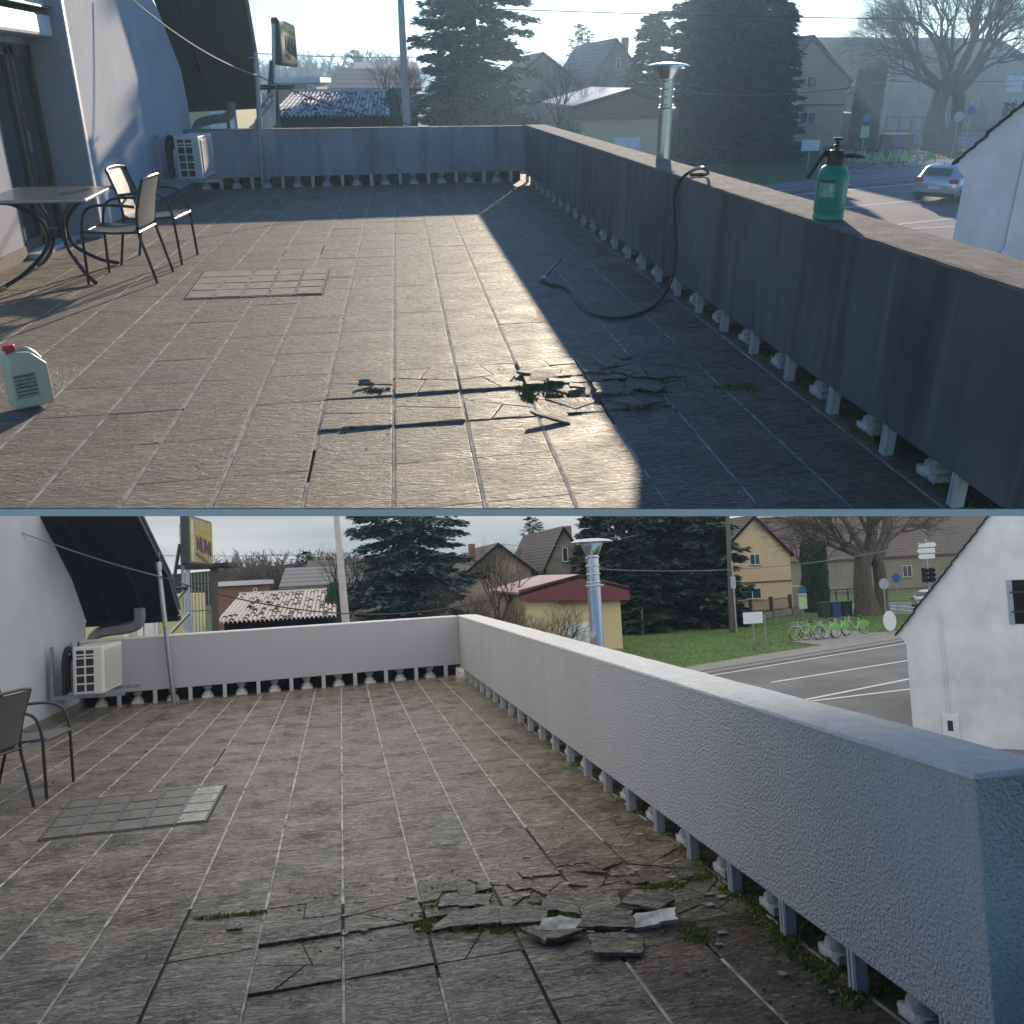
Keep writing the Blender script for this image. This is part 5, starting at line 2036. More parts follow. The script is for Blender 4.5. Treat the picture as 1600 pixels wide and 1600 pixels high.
PB = dict(hill_v=884,
          lawn=[(700, 1110), (930, 1075), (1085, 1040), (1180, 1025), (1285, 1009), (1416, 994), (1600, 960), (1600, 946), (1445, 960), (1380, 960), (1200, 966), (960, 982), (700, 1010)],
          pave=[(1000, 1056), (1085, 1040), (1180, 1024), (1285, 1008), (1416, 990), (1700, 945), (1700, 953), (1416, 1000), (1180, 1039), (1000, 1069)],
          bikepad=[(1236, 1002), (1290, 1009), (1416, 992), (1400, 986), (1365, 988), (1300, 984)],
          road=[(1000, 1070), (1416, 1001), (1750, 945), (1750, 1300), (900, 1300)],
          road2=[(1300, 962), (1480, 958), (1750, 938), (1750, 912), (1300, 943)],
          verge=[(1290, 943), (1440, 938), (1650, 922), (1650, 905), (1440, 927), (1290, 933)],
          kerb=[(1000, 1070), (1700, 953)],
          lines=[((1100, 1057), (1600, 974)), ((1205, 1066), (1600, 1003)), ((1259, 1093), (1600, 1025)), ((1269, 1095), (1600, 1055)), ((1392, 946), (1440, 950)), ((1385, 950), (1430, 955))],
          wood=(330, 560, 868), far_spruce=(474, 890, 862), brick=(338, 403, 915, 905), brick_w=[(396, 402, 918, 925)],
          farh=(482, 600, 889, 876), greyh=(445, 560, 917, 889), shed=(350, 513, 970, 930), thuja_s=(519, 918),
          cpole=((549, 972), (527, 810)), big_spruce=(641, 900, 46), spruce_s=1.08, mid_spruce=(832, 870, 808),
          bare=[(522, 50, 800, "leafless tree immediately left of the big spruce"), (770, 45, 812, "tall leafless tree immediately right of the big spruce"),
                (812, 26, 885, "low spreading leafless orchard tree before the garage roof"), (868, 23, 918, "small leafless shrub before the garage door"),
                (1240, 85, 780, "leafless tree on the skyline behind the beige house"), (735, 38, 862, "leafless shrub at the right foot of the big spruce"), (783, 30, 893, "thin leafless sapling left of the garage")],
          firs=[(925, 790, 60, 46, 2.2, "slim fir, leftmost of the dark row"), (962, 640, 58, 70, 3.3, "tall dark fir second from the left in the row"),
                (1020, 570, 60, 70, 3.5, "tallest dark fir in the middle of the row"), (1070, 630, 57, 70, 3.1, "dark fir fourth from the left in the row"),
                (1104, 770, 57, 60, 2.4, "shorter dark fir touching the beige house, rightmost of the row"), (1000, 830, 55, 50, 2.4, "low bushy fir in front of the row")],
          tan=(728, 830, 893, 778, 852), grey=(853, 917, 880, 879, 826), grey_w=[(879, 887, 855, 878)],
          garage=(820, 968, 922, 903, 902), gdoor=(885, 919, 972, 1010),
          beige=(1120, 1234, 868, 1177, 809), beige_w=[(1172, 1187, 865, 883), (1162, 1189, 918, 937)], beige_band=907,
          rail=[(1140, 976), (1236, 960)], thuja=(1270, 852, 0), thuja_w=1.8,
          long=(1236, 1660, 867, 800), long_w=[(1411, 1424, 883, 902), (1490, 1503, 879, 898)], long_pole=(1308, 812),
          bigtree=(1365, 962, 0), bins=(1288, 966), hrail=[(1290, 956), (1345, 952)], hrail_h=1.6,
          info=(1179, 1012, 956), info_v=965, bus=(1256, 968, 918), bus_v=(923, 930, 940),
          ps1=(1386, 982, 908), ps1_v=912, ps2=(1404, 961, 898), ps2_v=903,
          tl=(1455, 962, 841, 898), tl_ar=[(851, 1.3, .3, 1), (860, 1.3, .3, -1), (869, 1.2, .3, -1)],
          upole=((1144, 990), (1137, 810)), marker=(1005, 993),
          bikes=[(1260, 1000, PI - .1, "share bike with green rear guard, first from the left"), (1275, 999, PI - .05, "share bike with green rear guard, second from the left"),
                 (1294, 998, PI + .2, "share bike with green rear guard, middle of the five"), (1313, 995, PI + .5, "share bike with green rear guard, fourth from the left"),
                 (1338, 991, PI + .1, "share bike with green rear guard, nearest the big tree")],
          white=((1407, 985), (1545, 808)), white_y=19, white_win=(1578, 1592, 906, 975), meter=(1475, 1498, 1117, 1156))


def extra_legs(o, W, P):
    pass


# =================================================================== UPPER SCENE (sunlit)
CW = A
floor(A, -.09, .377, 4.02, .515, .10, -4.6, 2.62, 2.4, 17.6, slateA, spA, (-1.80, -.70, 7.85, 9.05), seed=3)
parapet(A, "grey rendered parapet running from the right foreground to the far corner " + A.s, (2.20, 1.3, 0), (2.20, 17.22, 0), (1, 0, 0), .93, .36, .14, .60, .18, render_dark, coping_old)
parapet(A, "far grey rendered parapet closing the terrace in shade " + A.s, (2.199, 17.215, 0), (-3.40, 16.33, 0), (0, 1, 0), .91, .34, .18, .49, .25, render_old, coping_old)
hpA = dict(lab="white stuccoed house with brown terrace door and dark roof " + A.s, xw=-3.37, xd=-3.75, yj=11.3, y1=17.04, ov=1.0,
           wtop=[(245, 12), (283, 110), (293, 160)], rtop=[(366, -90), (385, 12), (402, 110), (403, 163)], rleft=[(205, -90), (245, 12), (283, 110), (293, 168)])


def house_front_a():
    root, O = house(A, hpA)
    # recessed wall with the terrace door
    def L(x, y, z):
        return V(x, y, z) - O
    zt = 4.2
    XD = -3.72
    rv = MB().box(XD - O.x, -.002, 11.27 - O.y, 11.30 - O.y, 0, zt)
    rv.build("door_reveal", wall_house_d, root)
    w2 = MB().box(XD - O.x - .5, XD - O.x, 6.0 - O.y, 9.95 - O.y, 0, zt)
    w2.box(XD - O.x - .5, XD - O.x, 9.95 - O.y, 11.27 - O.y, 1.96, zt)
    w2.build("side_wall", wall_house, root)
    MB().box(XD - O.x, XD - O.x + .015, 6.0 - O.y, 9.93 - O.y, 0, .12).build("side_skirting", MATS["tan_skirting"], root)
    MB().box(-.06, .012, 11.285 - O.y, 11.36 - O.y, .0, 3.6).build("corner_strip", trimw, root)
    d = thing_part("terrace_door", root)
    f = MB()
    for y0, y1 in ((9.95, 10.07), (10.52, 10.62), (10.66, 10.76), (11.16, 11.27)):
        f.box(XD - O.x - .10, XD - O.x - .03, y0 - O.y, y1 - O.y, .04, 1.93)
    f.box(XD - O.x - .10, XD - O.x - .03, 9.95 - O.y, 11.27 - O.y, 0, .14)
    f.box(XD - O.x - .10, XD - O.x - .03, 9.95 - O.y, 11.27 - O.y, 1.84, 1.95)
    f.build("door_frame", brownwood, root)
    MB().box(XD - O.x - .07, XD - O.x - .055, 10.0 - O.y, 11.2 - O.y, .12, 1.87).build("door_glass", glassd, root)
    MB().box(XD - O.x - .028, XD - O.x - .005, 10.66 - O.y, 10.70 - O.y, .95, 1.15).build("door_handle", galv, root)
    MB().box(XD - O.x - .03, XD - O.x + .12, 9.95 - O.y, 11.26 - O.y, -.002, .045).build("threshold", trimw, root)
    sb = MB().bbox(XD - O.x - .06, XD - O.x + .24, 8.6 - O.y, 11.24 - O.y, 2.02, 2.22, .03)
    s_ = sb.build("roller_shutter_box", trimw, root)
    MB().box(XD - O.x - .04, XD - O.x + .02, 9.97 - O.y, 11.25 - O.y, 1.955, 2.022).build("shutter_slats", galv, s_)
    MB().box(XD - O.x, XD - O.x + .27, 8.6 - O.y, 11.25 - O.y, 2.275, 2.295).build("awning_rail", greenrail, root)
    MB().box(XD - O.x, XD - O.x + .20, 8.6 - O.y, 11.25 - O.y, 2.30, 3.3).build("cladding_board", trimw, root)
    return root


def thing_part(n, r):
    return r


greenrail = M("dark_green_rail", (0.02, 0.06, 0.05), .2, 4, .5)
house_front_a()
hatchm_keep = hatchm
hatchm = hatchA
hatch(A, [(320, 425), (515, 420), (503, 460), (290, 467)], "sunken square tiled hatch cover in the sunny floor " + A.s, hatchA)
hatchm = hatchm_keep
pb, pt_ = post(A, (411, 298), (399, 81), "galvanised steel pole standing before the far parapet " + A.s)
ac_unit(A, (-3.06, 14.15, .36), "ivory air conditioner outdoor unit bracketed to house wall " + A.s)


def duct(W, pts, r, lab):
    p = smoothpath(pts, 6)
    return wire(W, [tuple(q) for q in p], r, ductm, lab, "duct", "exhaust_duct")


duct(A, [A.Y(306, 204, 17.0), A.Y(312, 193, 17.0), A.Y(330, 187, 17.0), A.Y(352, 184, 17.0), A.Y(361, 176, 17.0), A.Y(361, 160, 17.0)], .075, "bent grey plastic duct above the air conditioner " + A.s)
t, n0, f0, ang, h_, th_ = signboard(A, ((437, 24), (438, 99), (463, 42), (463, 107)), 425, signA, "orange illuminated shop sign on brackets beyond the far parapet " + A.s, "Caffe bar", "NUNI", 19.0, 21.6)


def sign_frame(W, us, lab):
    """steel struts that carry the sign"""
    yy = 18.9
    o = W.Y(us[0][0][0], us[0][0][1], yy)
    t = thing("sign_bracket", lab, "bracket", o)
    for k, (a, b) in enumerate(us):
        MB().tube([W.Y(*a, yy - .05 * k) - o, W.Y(*b, yy - .05 * k) - o], .035, 6).build("strut", galv if k % 2 == 0 else blackm, t)
    return t


sign_frame(A, [((428, 195), (427, 37)), ((420, 150), (424, 95)), ((405, 172), (431, 135)), ((405, 138), (432, 136)), ((400, 190), (428, 155))], "galvanised bracket struts carrying the orange shop sign " + A.s)
# yellow building glimpsed under the eaves


def yellow_building(W, u0, u1, vt, y, lab, plate=None, cols=()):
    a, b = W.Y(u0, vt, y), W.Y(u1, vt, y)
    t = thing("yellow_building", lab, "building", (a.x, y, W.zg))
    MB().box(0, b.x - a.x, 0, 5, 0, a.z - W.zg).build("wall", yellowr, t)
    for u, w in cols:
        c = W.Y(u, vt, y)
        MB().box(c.x - a.x - w, c.x - a.x + w, -.08, -.003, 0, a.z - W.zg - .02).build("pilaster", trimw, t)
    if plate:
        c = W.Y(plate[0], plate[1], y)
        o = MB().box(c.x - a.x - .20, c.x - a.x + .20, -.03, -.003, c.z - W.zg - .13, c.z - W.zg + .13).build("house_number_plate", navy, t)
        put_text("house_number", "2", .26, whitep, o, (c.x - a.x, -.036, c.z - W.zg), (1, 0, 0), (0, 0, 1))
    return t


navy = M("navy_enamel", (0.01, 0.015, 0.09), .1, 4, .3)
yellow_building(A, 268, 366, 150, 27, "pale yellow building wall glimpsed under the eaves " + A.s, None, [(330, .10), (345, .16), (356, .10)])
# junk structure below the sign


def shelter(W, u0, u1, v0, v1, y, lab):
    a, b = W.Y(u0, v1, y), W.Y(u1, v0, y)
    zg = W.zg
    t = thing("dark_shelter", lab, "shelter", (a.x, y, zg))
    w, h = b.x - a.x, b.z - zg
    MB().box(-.2, w + .2, -.2, 2.2, h, h + .10).build("roof", darkroof, t)
    MB().box(w * .70, w * .70 + .16, 0, .16, 0, h - .002).build("pillar", woodp, t)
    MB().box(0, .10, 0, .1, 0, h - .002).build("pillar", galv, t)
    MB().box(.1, w * .7, 1.5, 1.6, 0, h * .62).build("back_wall", longr, t)
    g = MB()
    for k in range(7):
        g.tube([(w * .12 + w * .56 * k / 6, .3, h * .45), (w * .12 + w * .56 * k / 6, .3, h * .98)], .012, 4)
    for k in range(4):
        g.tube([(w * .12, .3, h * (.5 + .14 * k)), (w * .68, .3, h * (.5 + .14 * k))], .014, 4)
    g.build("wire_trellis", galv, t)
    return t


shelter(A, 404, 432, 140, 190, 24, "cluttered dark shelter with trellis under the shop sign " + A.s)
# flue
pf = A.Y(1045, 102, 9.95)
flue(A, pf.x, 9.95, pf.z, "shiny stainless steel flue with disc cap beyond the right parapet " + A.s, .068)

# table
tb = thing("patio_table", "square grey patio table with curved black legs " + A.s, "table", (-3.06, 8.98, 0), R(4))
MB().bbox(-.40, .40, -.55, .55, .700, .716, .006).build("tabletop", tabletop, tb)
rim = MB()
rim.tube([(-.41, -.56, .703), (.41, -.56, .703), (.41, .56, .703), (-.41, .56, .703), (-.41, -.56, .703)], .014, 8)
rim.build("rim", galv, tb, smooth=True)
for sx, sy in ((-1, -1), (1, -1), (1, 1), (-1, 1)):
    MB().tube(smoothpath([(sx * .36, sy * .48, .69), (sx * .24, sy * .30, .66), (sx * .10, sy * .12, .52), (sx * .065, sy * .08, .38), (sx * .10, sy * .12, .24), (sx * .24, sy * .32, .09), (sx * .36, sy * .50, .018)], 6), .019, 8).build("leg", blackm, tb, smooth=True)
MB().lathe([(.075, .34), (.075, .42)], 16).build("ring", blackm, tb, smooth=True)
# chairs
chair(A, (-2.45, 8.80, 0), R(178), "black framed patio armchair with grey sling pulled up to the table " + A.s)
chair(A, (-2.37, 9.72, 0), R(-4), "second black patio armchair behind, turned away from the table " + A.s)

# jerry can
jl = A.Z(37, 643)
jr = A.Z(77, 630)
jt = thing("canister", "milky white plastic canister with red cap standing on the floor " + A.s, "canister", (jl.x + .02, jl.y + .085, 0), R(38))
jm = MB()
prof = [(-.095, 0, .015), (.095, 0, .015), (.10, 0, .03), (.10, 0, .235), (.03, 0, .305), (-.04, 0, .318), (-.085, 0, .30), (-.10, 0, .22), (-.10, 0, .03)]
bm = bmesh.new()
vf = [bm.verts.new((x, -.062, z)) for x, y, z in prof]
fc = bm.faces.new(vf)
r_ = bmesh.ops.extrude_face_region(bm, geom=[fc])
for q in r_['geom']:
    if isinstance(q, bmesh.types.BMVert):
        q.co.y = .062
bmesh.ops.recalc_face_normals(bm, faces=bm.faces)
bmesh.ops.bevel(bm, geom=bm.edges[:], offset=.012, segments=3, profile=.6, affect='EDGES')
for q in bm.verts:
    if q.co.z < .002:
        q.co.z = .002
me = bpy.data.meshes.new("body")
bm.to_mesh(me)
bm.free()
me.materials.append(jug)
me.polygons.foreach_set("use_smooth", [True] * len(me.polygons))
me.set_sharp_from_angle(angle=R(50))
link("body", me, jt)
MB().lathe([(.021, .30), (.021, .322), (.030, .323), (.031, .345), (.028, .35)], 20, (-.055, 0, 0)).build("cap", redcap, jt, smooth=True)
hdl = MB().tube(smoothpath([(-.03, 0, .315), (.02, 0, .318), (.06, 0, .285), (.085, 0, .25)], 4), .013, 8)
hdl.build("handle", jug, jt, smooth=True)
lb = MB().box(-.085, .03, -.0645, -.0625, .07, .20).build("label", juglab, jt)
pm_ = MB()
rnd_ = random.Random(2)
for k in range(6):
    x_ = -.078
    while x_ < .02:
        w_ = rnd_.uniform(.004, .014)
        pm_.box(x_, min(.024, x_ + w_), -.0655, -.0646, .186 - k * .020, .186 - k * .020 + (.011 if k % 3 else .016) * .6)
        x_ += w_ + .004
pm_.build("label_print", inkd, lb)

# pressure sprayer
sp_ = A.Z(1290, 342, .932)
st = thing("pressure_sprayer", "teal green pump sprayer bottle standing on the right parapet " + A.s, "sprayer", (2.27, 4.95, .932), R(-14))
MB().lathe([(.074, 0.0), (.080, .006), (.080, .03), (.076, .035), (.080, .045), (.081, .20), (.083, .208), (.081, .214), (.079, .235), (.064, .262), (.040, .276), (.036, .282)], 40).build("tank", teal, st, smooth=True)
MB().lathe([(.045, .272), (.046, .282), (.042, .335), (.034, .345), (.026, .347)], 28).build("collar", blackp, st, smooth=True)
pm = MB().lathe([(.012, .345), (.012, .358), (.018, .36), (.018, .372), (.011, .375), (.010, .392), (.024, .394), (.025, .404), (.022, .407)], 20)
pm.build("pump_handle", blackp, st, smooth=True)
tr = MB().tube(smoothpath([(-.03, -.0, .325), (-.06, -.0, .322), (-.075, -.0, .305), (-.105, -.005, .25), (-.135, -.01, .205)], 4), [.012] * 12 + [.010] * 5, 8)
tr.tube([(-.03, 0, .338), (-.066, 0, .340)], .008, 6)
tr.build("trigger_lever", blackp, st, smooth=True)
nz = MB().tube([(.03, 0, .318), (.085, 0, .320), (.092, 0, .320)], .012, 10).tube([(.088, 0, .318), (.135, 0, .314)], .009, 10).lathe([(.004, 0), (.011, .002), (.011, .012)], 12, (.14, 0, .308))
nz.build("nozzle", blackp, st, smooth=True)
lm = MB()
n = 12
vs, fs = [], []
for k in range(n + 1):
    a = R(-150 + 62 * k / n)
    for z in (.118, .205):
        vs.append((.0822 * math.cos(a), .0822 * math.sin(a), z))
for k in range(n):
    fs.append((2 * k, 2 * k + 2, 2 * k + 3, 2 * k + 1))
lm.add(vs, fs)
lbl = lm.build("label", labelm, st)


def on_tank(nm, pts, z0, z1, mat):
    mb = MB()
    for a0, a1 in pts:
        q0, q1 = R(a0), R(a1)
        r = .0830
        mb.add([(r * math.cos(q0), r * math.sin(q0), z0), (r * math.cos(q1), r * math.sin(q1), z0), (r * math.cos(q1), r * math.sin(q1), z1), (r * math.cos(q0), r * math.sin(q0), z1)], [(0, 1, 2, 3)])
    mb.build(nm, mat, lbl)


on_tank("dark_band", [(-150, -138), (-137, -125), (-124, -112), (-111, -99), (-98, -89)], .190, .205, inkd)
on_tank("scale_print", [(-126, -124), (-116, -114), (-104, -101)], .125, .185, inkw)
on_tank("bottom_line", [(-126, -112)], .123, .128, inkw)
on_tank("symbols", [(-108, -102), (-99, -95)], .166, .178, inkw)
on_tank("symbols", [(-107, -104), (-100, -96)], .150, .158, inkw)

# hose
zt_ = .93 + .015
hose = [A.X(1098, 272, 2.30), A.Z(1112, 269, zt_ + .10), A.Z(1100, 263, zt_ + .13), A.X(1083, 266, 2.24), A.X(1062, 283, 2.17), A.X(1053, 310, 2.165), A.X(1055, 350, 2.165), A.X(1056, 400, 2.16),
        A.X(1048, 440, 2.13), A.Z(1030, 470, .02), A.Z(1000, 489, .016), A.Z(960, 497, .016), A.Z(925, 490, .016), A.Z(905, 475, .016), A.Z(898, 460, .016), A.Z(885, 450, .016), A.Z(868, 446, .02)]
hose[0] = A.Z(1078, 273, zt_)
hose[1] = A.Z(1105, 272, zt_ + .01)
hp_ = smoothpath(hose, 7)
ho = wire(A, [tuple(q) for q in hp_], .0125, rubber, "dark garden hose looped over the right parapet onto the floor " + A.s, "hose", "garden_hose")
g0 = A.Z(866, 446, .02)
gun = thing("hose_nozzle", "black spray lance lying on the shaded floor at the hose end " + A.s, "spray lance", g0)
g1, g2 = A.Z(848, 436, .03) - g0, A.Z(878, 402, .10) - g0
MB().tube([(0, 0, 0), tuple(g1)], .02, 8).tube([tuple(g1 * .2 + V(0, .05, .01)), tuple(g1 + V(.02, .06, .01))], .009, 6).build("grip", rubber, gun, smooth=True)
MB().tube([tuple(g1), tuple(g1.lerp(g2, .7)), tuple(g2)], [.015, .011, .012], 8).build("lance", blackp, gun, smooth=True)
MB().tube([tuple(g1 - V(.03, 0, 0)), tuple(g1 + V(.035, 0, 0))], .024, 10).build("coupling", galv, gun, smooth=True)

# cables
wire(A, sag(A.Y(195, -10, 13.2), A.Y(402, 118, 16.1), .12), .009, wirem, "thin grey cable stretched from house wall to steel pole " + A.s)
wire(A, sag(A.Y(402, 118, 16.1), A.Y(650, 196, 17.4), .10), .010, cablem, "dark sagging cable crossing the shed roof behind the pole " + A.s)
wire(A, sag(A.Y(380, 82, 30), A.Y(650, 89, 30), .05), .012, wirem, "faint telephone wire crossing behind the shop sign " + A.s)
wire(A, sag(A.Y(780, 14, 40), A.Y(1650, 30, 40), .1), .018, cablem, "overhead wire crossing the top of the trees " + A.s)
wire(A, sag(A.Y(1052, 142, 30), A.Y(1400, 124, 30), .25), .014, wirem, "pale wire running from the flue toward the beige house " + A.s)

# loose slate pieces
tri = [(-.13, -.06), (.12, -.05), (.06, .06), (-.02, .12)]
sq_ = [(-.14, -.09), (.10, -.13), (.16, .04), (.06, .13), (-.11, .11)]
lng = [(-.16, -.06), (.13, -.085), (.17, .03), (-.03, .07), (-.12, .04)]
sml = [(-.05, -.02), (.05, -.03), (.03, .03), (-.04, .035)]
for (u, v, sh, rz, lab, tl) in [(571, 600, sml, .3, "tiny loose slate chip left of the broken tile band", (.3, .1)), (842, 581, lng, -.05, "long thin slate shard at the top of the broken heap", (.10, .05)),
                                (846, 592, tri, .2, "triangular slate shard below the long thin one", (.18, -.05)), (868, 597, sml, .1, "small pale slate chip at the shadow edge", (.05, .1)),
                                (866, 651, tri, -.5, "small wedge of slate lying alone nearest the camera in sunlight", (.12, .2)), (958, 608, sq_, .1, "flat square slate slab in shade beside the moss", (.02, .04)),
                                (1006, 603, sq_, -.3, "rightmost large slate slab in shade", (-.05, .06)), (1012, 628, tri, .4, "triangular slate slab in shade below the rightmost slab", (.05, .03)),
                                (988, 629, tri, -.9, "split slate piece in shade left of the triangular slab", (.04, -.04)), (900, 605, sml, 0, "small broken slate chip where the shadow begins", (.1, .1))]:
    slate_piece(A, u, v, [(x * .85, y * .85) for x, y in sh], rz, lab + " " + A.s, tilt=tl)
mo = [A.Z(830, 592), A.Z(825, 615), A.Z(855, 603), A.Z(972, 590), A.Z(890, 618), A.Z(600, 612), A.Z(1010, 597), A.Z(985, 598), A.Z(1150, 606)]
moss(A, [(p.x, p.y, rx, ry, n_) for p, (rx, ry, n_) in zip(mo, [(.09, .08, 500), (.035, .16, 450), (.16, .05, 600), (.16, .06, 700), (.12, .03, 300), (.10, .03, 250), (.10, .05, 300), (.06, .12, 400), (.12, .05, 300)])]
     + [(2.28, y_, .05, .2, 240) for y_ in (3.3, 4.1, 4.9, 5.8)], 3)
rubble(A, -.45, 1.75, 4.6, 5.5, 350, 2)
struct("joint_soil", MB().prism([(-.46, 4.50, -.013), (1.80, 4.72, -.013), (1.80, 5.78, -.013), (-.46, 5.54, -.013)], (0, 0, .0075)), [soilm])
background(A, PA)
# second leg of the information board
for o in [x for x in C.objects if x.name.startswith("information_board")]:
    MB().tube([(.62, 0, 0), (.62, 0, 1.6)], .03, 8).build("post", galv, o)
cb = A.Z(1456, 318, A.zg)
dirc = V(math.cos(R(42)), math.sin(R(42)), 0)
car(A, cb + dirc * 2.1, R(42), "silver hatchback parked at the roadside, rear facing the terrace " + A.s)

# white edge of the upper slab: the strip between the two scenes
e0, e1 = A.Z(-200, 794), A.Z(1900, 794)
f0_, f1_ = A.Z(-200, 806.5, -.20), A.Z(1900, 806.5, -.20)
# lower lip at the same plan line
def lip(u, v, p):
    d = A.d(u, v)
    s_ = math.hypot(p.x, p.y) / math.hypot(d[0], d[1])
    return A.h + s_ * d[2]
zl = lip(800, 806.5, A.Z(800, 794))
dn = (e1 - e0).normalized()
nn = V(-dn.y, dn.x, 0)
fm = MB().prism([e0 + V(0, 0, -.0045), e1 + V(0, 0, -.0045), V(e1.x, e1.y, zl), V(e0.x, e0.y, zl)], nn * .10)
struct("terrace_slab_edge", fm, [white_edge])

# =================================================================== LOWER SCENE (overcast)
CW = B
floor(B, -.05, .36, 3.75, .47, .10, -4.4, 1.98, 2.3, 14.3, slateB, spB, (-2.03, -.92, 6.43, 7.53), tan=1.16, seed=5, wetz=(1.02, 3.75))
parapet(B, "freshly stuccoed pale grey parapet ending in the right foreground " + B.s, (1.71, 2.35, 0), (1.71, 13.93, 0), (1, 0, 0), .91, .28, .14, .52, .236, render_new, coping_new)
parapet(B, "far pale grey parapet closing the terrace beyond the steel pole " + B.s, (1.709, 13.925, 0), (-3.43, 13.21, 0), (0, 1, 0), .90, .32, .18, .45, .22, render_smooth, coping_new)
t = thing("stone_balustrade", "old weathered stone balustrade with cream coping at the right edge " + B.s, "balustrade", (1.86, 1.5, 0))
MB().bbox(0, .26, -.5, .83, .845, .915, .012).build("coping", stoned, t)
for yb_ in (.10, .45, .78):
    mb = MB()
    mb.bbox(.055, .205, yb_ - .075, yb_ + .075, 0, .09, .01)
    mb.lathe([(.065, .09), (.07, .11), (.05, .14), (.075, .24), (.08, .30), (.06, .42), (.035, .56), (.033, .62), (.055, .68), (.06, .74), (.05, .77), (.07, .80), (.07, .846)], 20, (.13, yb_, 0))
    mb.build("baluster", stone, t, smooth=True)
house(B, dict(lab="white stuccoed house with low dark overhanging roof at left " + B.s, xw=-3.45, xd=0, yj=7.0, y1=13.67, ov=1.05,
              wtop=[(62, 807), (112, 905), (133, 965)], rtop=[(165, 700), (213, 807), (262, 905), (278, 963)], rleft=[(25, 700), (62, 807), (112, 905), (135, 972)]))
hatch(B, [(112, 1252), (352, 1228), (322, 1284), (62, 1313)], "sunken square tiled hatch cover with one wet shiny strip " + B.s, hatchg)
post(B, (272, 1098), (245, 862), "galvanised steel pole standing before the far parapet " + B.s, .032)
ac_unit(B, (-3.13, 11.75, .34), "ivory air conditioner outdoor unit bracketed to house wall " + B.s)
duct(B, [B.Y(141, 1012, 14.0), B.Y(147, 993, 14.0), B.Y(165, 986, 14.0), B.Y(200, 981, 14.0), B.Y(216, 972, 14.0), B.Y(217, 950, 14.0)], .085, "bent grey plastic duct above the air conditioner " + B.s)
signboard(B, ((293, 801), (298, 880), (329, 817), (335, 887)), 279, signB, "faded olive shop sign on brackets beyond the far parapet " + B.s, "", "NUNI", 17.0, 19.3)
sign_frame(B, [((290, 985), (282, 818)), ((272, 905), (281, 850)), ((260, 955), (293, 918)), ((258, 920), (294, 918)), ((268, 988), (296, 958))], "galvanised bracket struts carrying the faded olive sign " + B.s)
yellow_building(B, 90, 276, 940, 25, "pale yellow building wall with number two plate under the eaves " + B.s, (169, 978), [(197, .06), (219, .07), (234, .13), (243, .05)])
shelter(B, 292, 345, 886, 990, 24, "cluttered dark shelter with trellis under the shop sign " + B.s)
pf = B.Y(924, 846, 7.95)
flue(B, pf.x, 7.95, pf.z, "shiny stainless steel flue with disc cap beyond the right parapet " + B.s, .060)
chair(B, (-2.62, 7.22, 0), R(168), "black patio armchair cut off by the left edge, nearer the camera " + B.s)
chair(B, (-2.50, 7.99, 0), R(-4), "second black patio armchair with curved arms, farther from the camera " + B.s)
wire(B, sag(B.Y(-60, 795, 10.4), B.Y(250, 901, 13.2), .05), .008, wirem, "thin grey cable stretched from house wall to steel pole " + B.s)
wire(B, sag(B.Y(250, 901, 13.2), B.Y(770, 936, 14.6), .36, 24), .010, cablem, "dark sagging cable crossing the shed roof behind the pole " + B.s)
wire(B, sag(B.Y(235, 868, 30), B.Y(560, 864, 30), .05), .012, wirem, "faint telephone wire crossing behind the shop sign " + B.s)
wire(B, sag(B.Y(934, 889, 30), B.Y(1470, 842, 30), .45, 20), .014, wirem, "pale wire running from the flue toward the beige house " + B.s)
wire(B, sag(B.Y(780, 850, 45), B.Y(1000, 835, 45), .3, 12), .014, wirem, "thin wire slung between spruce and old grey gable " + B.s)
white_sl = stone
for (u, v, sh, rz, lab, tl, mt) in [(571 - 205, 1452, sml, .3, "tiny loose slate chip left of the broken tile band", (.2, .1), None),
                                    (724, 1409, lng, .0, "long thin slate shard at the top left of the broken heap", (.16, .03), None), (728, 1417, sml, .1, "small slate chip directly under the long thin shard", (.06, .1), None),
                                    (712, 1444, tri, -.2, "pointed triangular slate shard left of the moss", (.16, -.06), None), (762, 1434, sq_, .25, "flat slate slab between two moss clumps, leftmost of the slabs", (.05, .03), None),
                                    (816, 1433, sq_, .05, "square slate slab beside bright moss, second slab from left", (.06, .02), None), (884, 1414, sq_, -.35, "large slate slab tilted up in the middle of the heap", (.10, .05), None),
                                    (930, 1408, sq_, .2, "slate slab left of the open hole in the floor", (.12, 0), None), (1012, 1408, sq_, -.6, "large slate slab right of the open hole in the floor", (.05, -.02), None),
                                    (846, 1460, tri, 1.1, "narrow pointed slate wedge standing left of the pale shard", (.14, .1), None), (872, 1462, tri, 2.6, "slate wedge tucked under the pale ribbed shard", (.08, .1), None),
                                    (884, 1447, lng, -.1, "pale ribbed tile shard turned upside down, left of the pair", (.18, .10), white_sl), (948, 1442, lng, -.15, "broad dark slate slab between the two pale shards", (.08, .03), None),
                                    (945, 1436, sq_, -.1, "dark slate slab behind the broad one", (.05, .02), None), (1012, 1439, lng, .05, "pale ribbed tile shard turned upside down, right of the pair", (.10, -.12), white_sl),
                                    (962, 1478, sq_, .0, "single slate slab lying apart, nearest the camera", (.05, .05), None)]:
    o = slate_piece(B, u, v, [(x * .80, y * .78) for x, y in sh], rz, lab + " " + B.s, tilt=tl, mat=mt, z=.016)
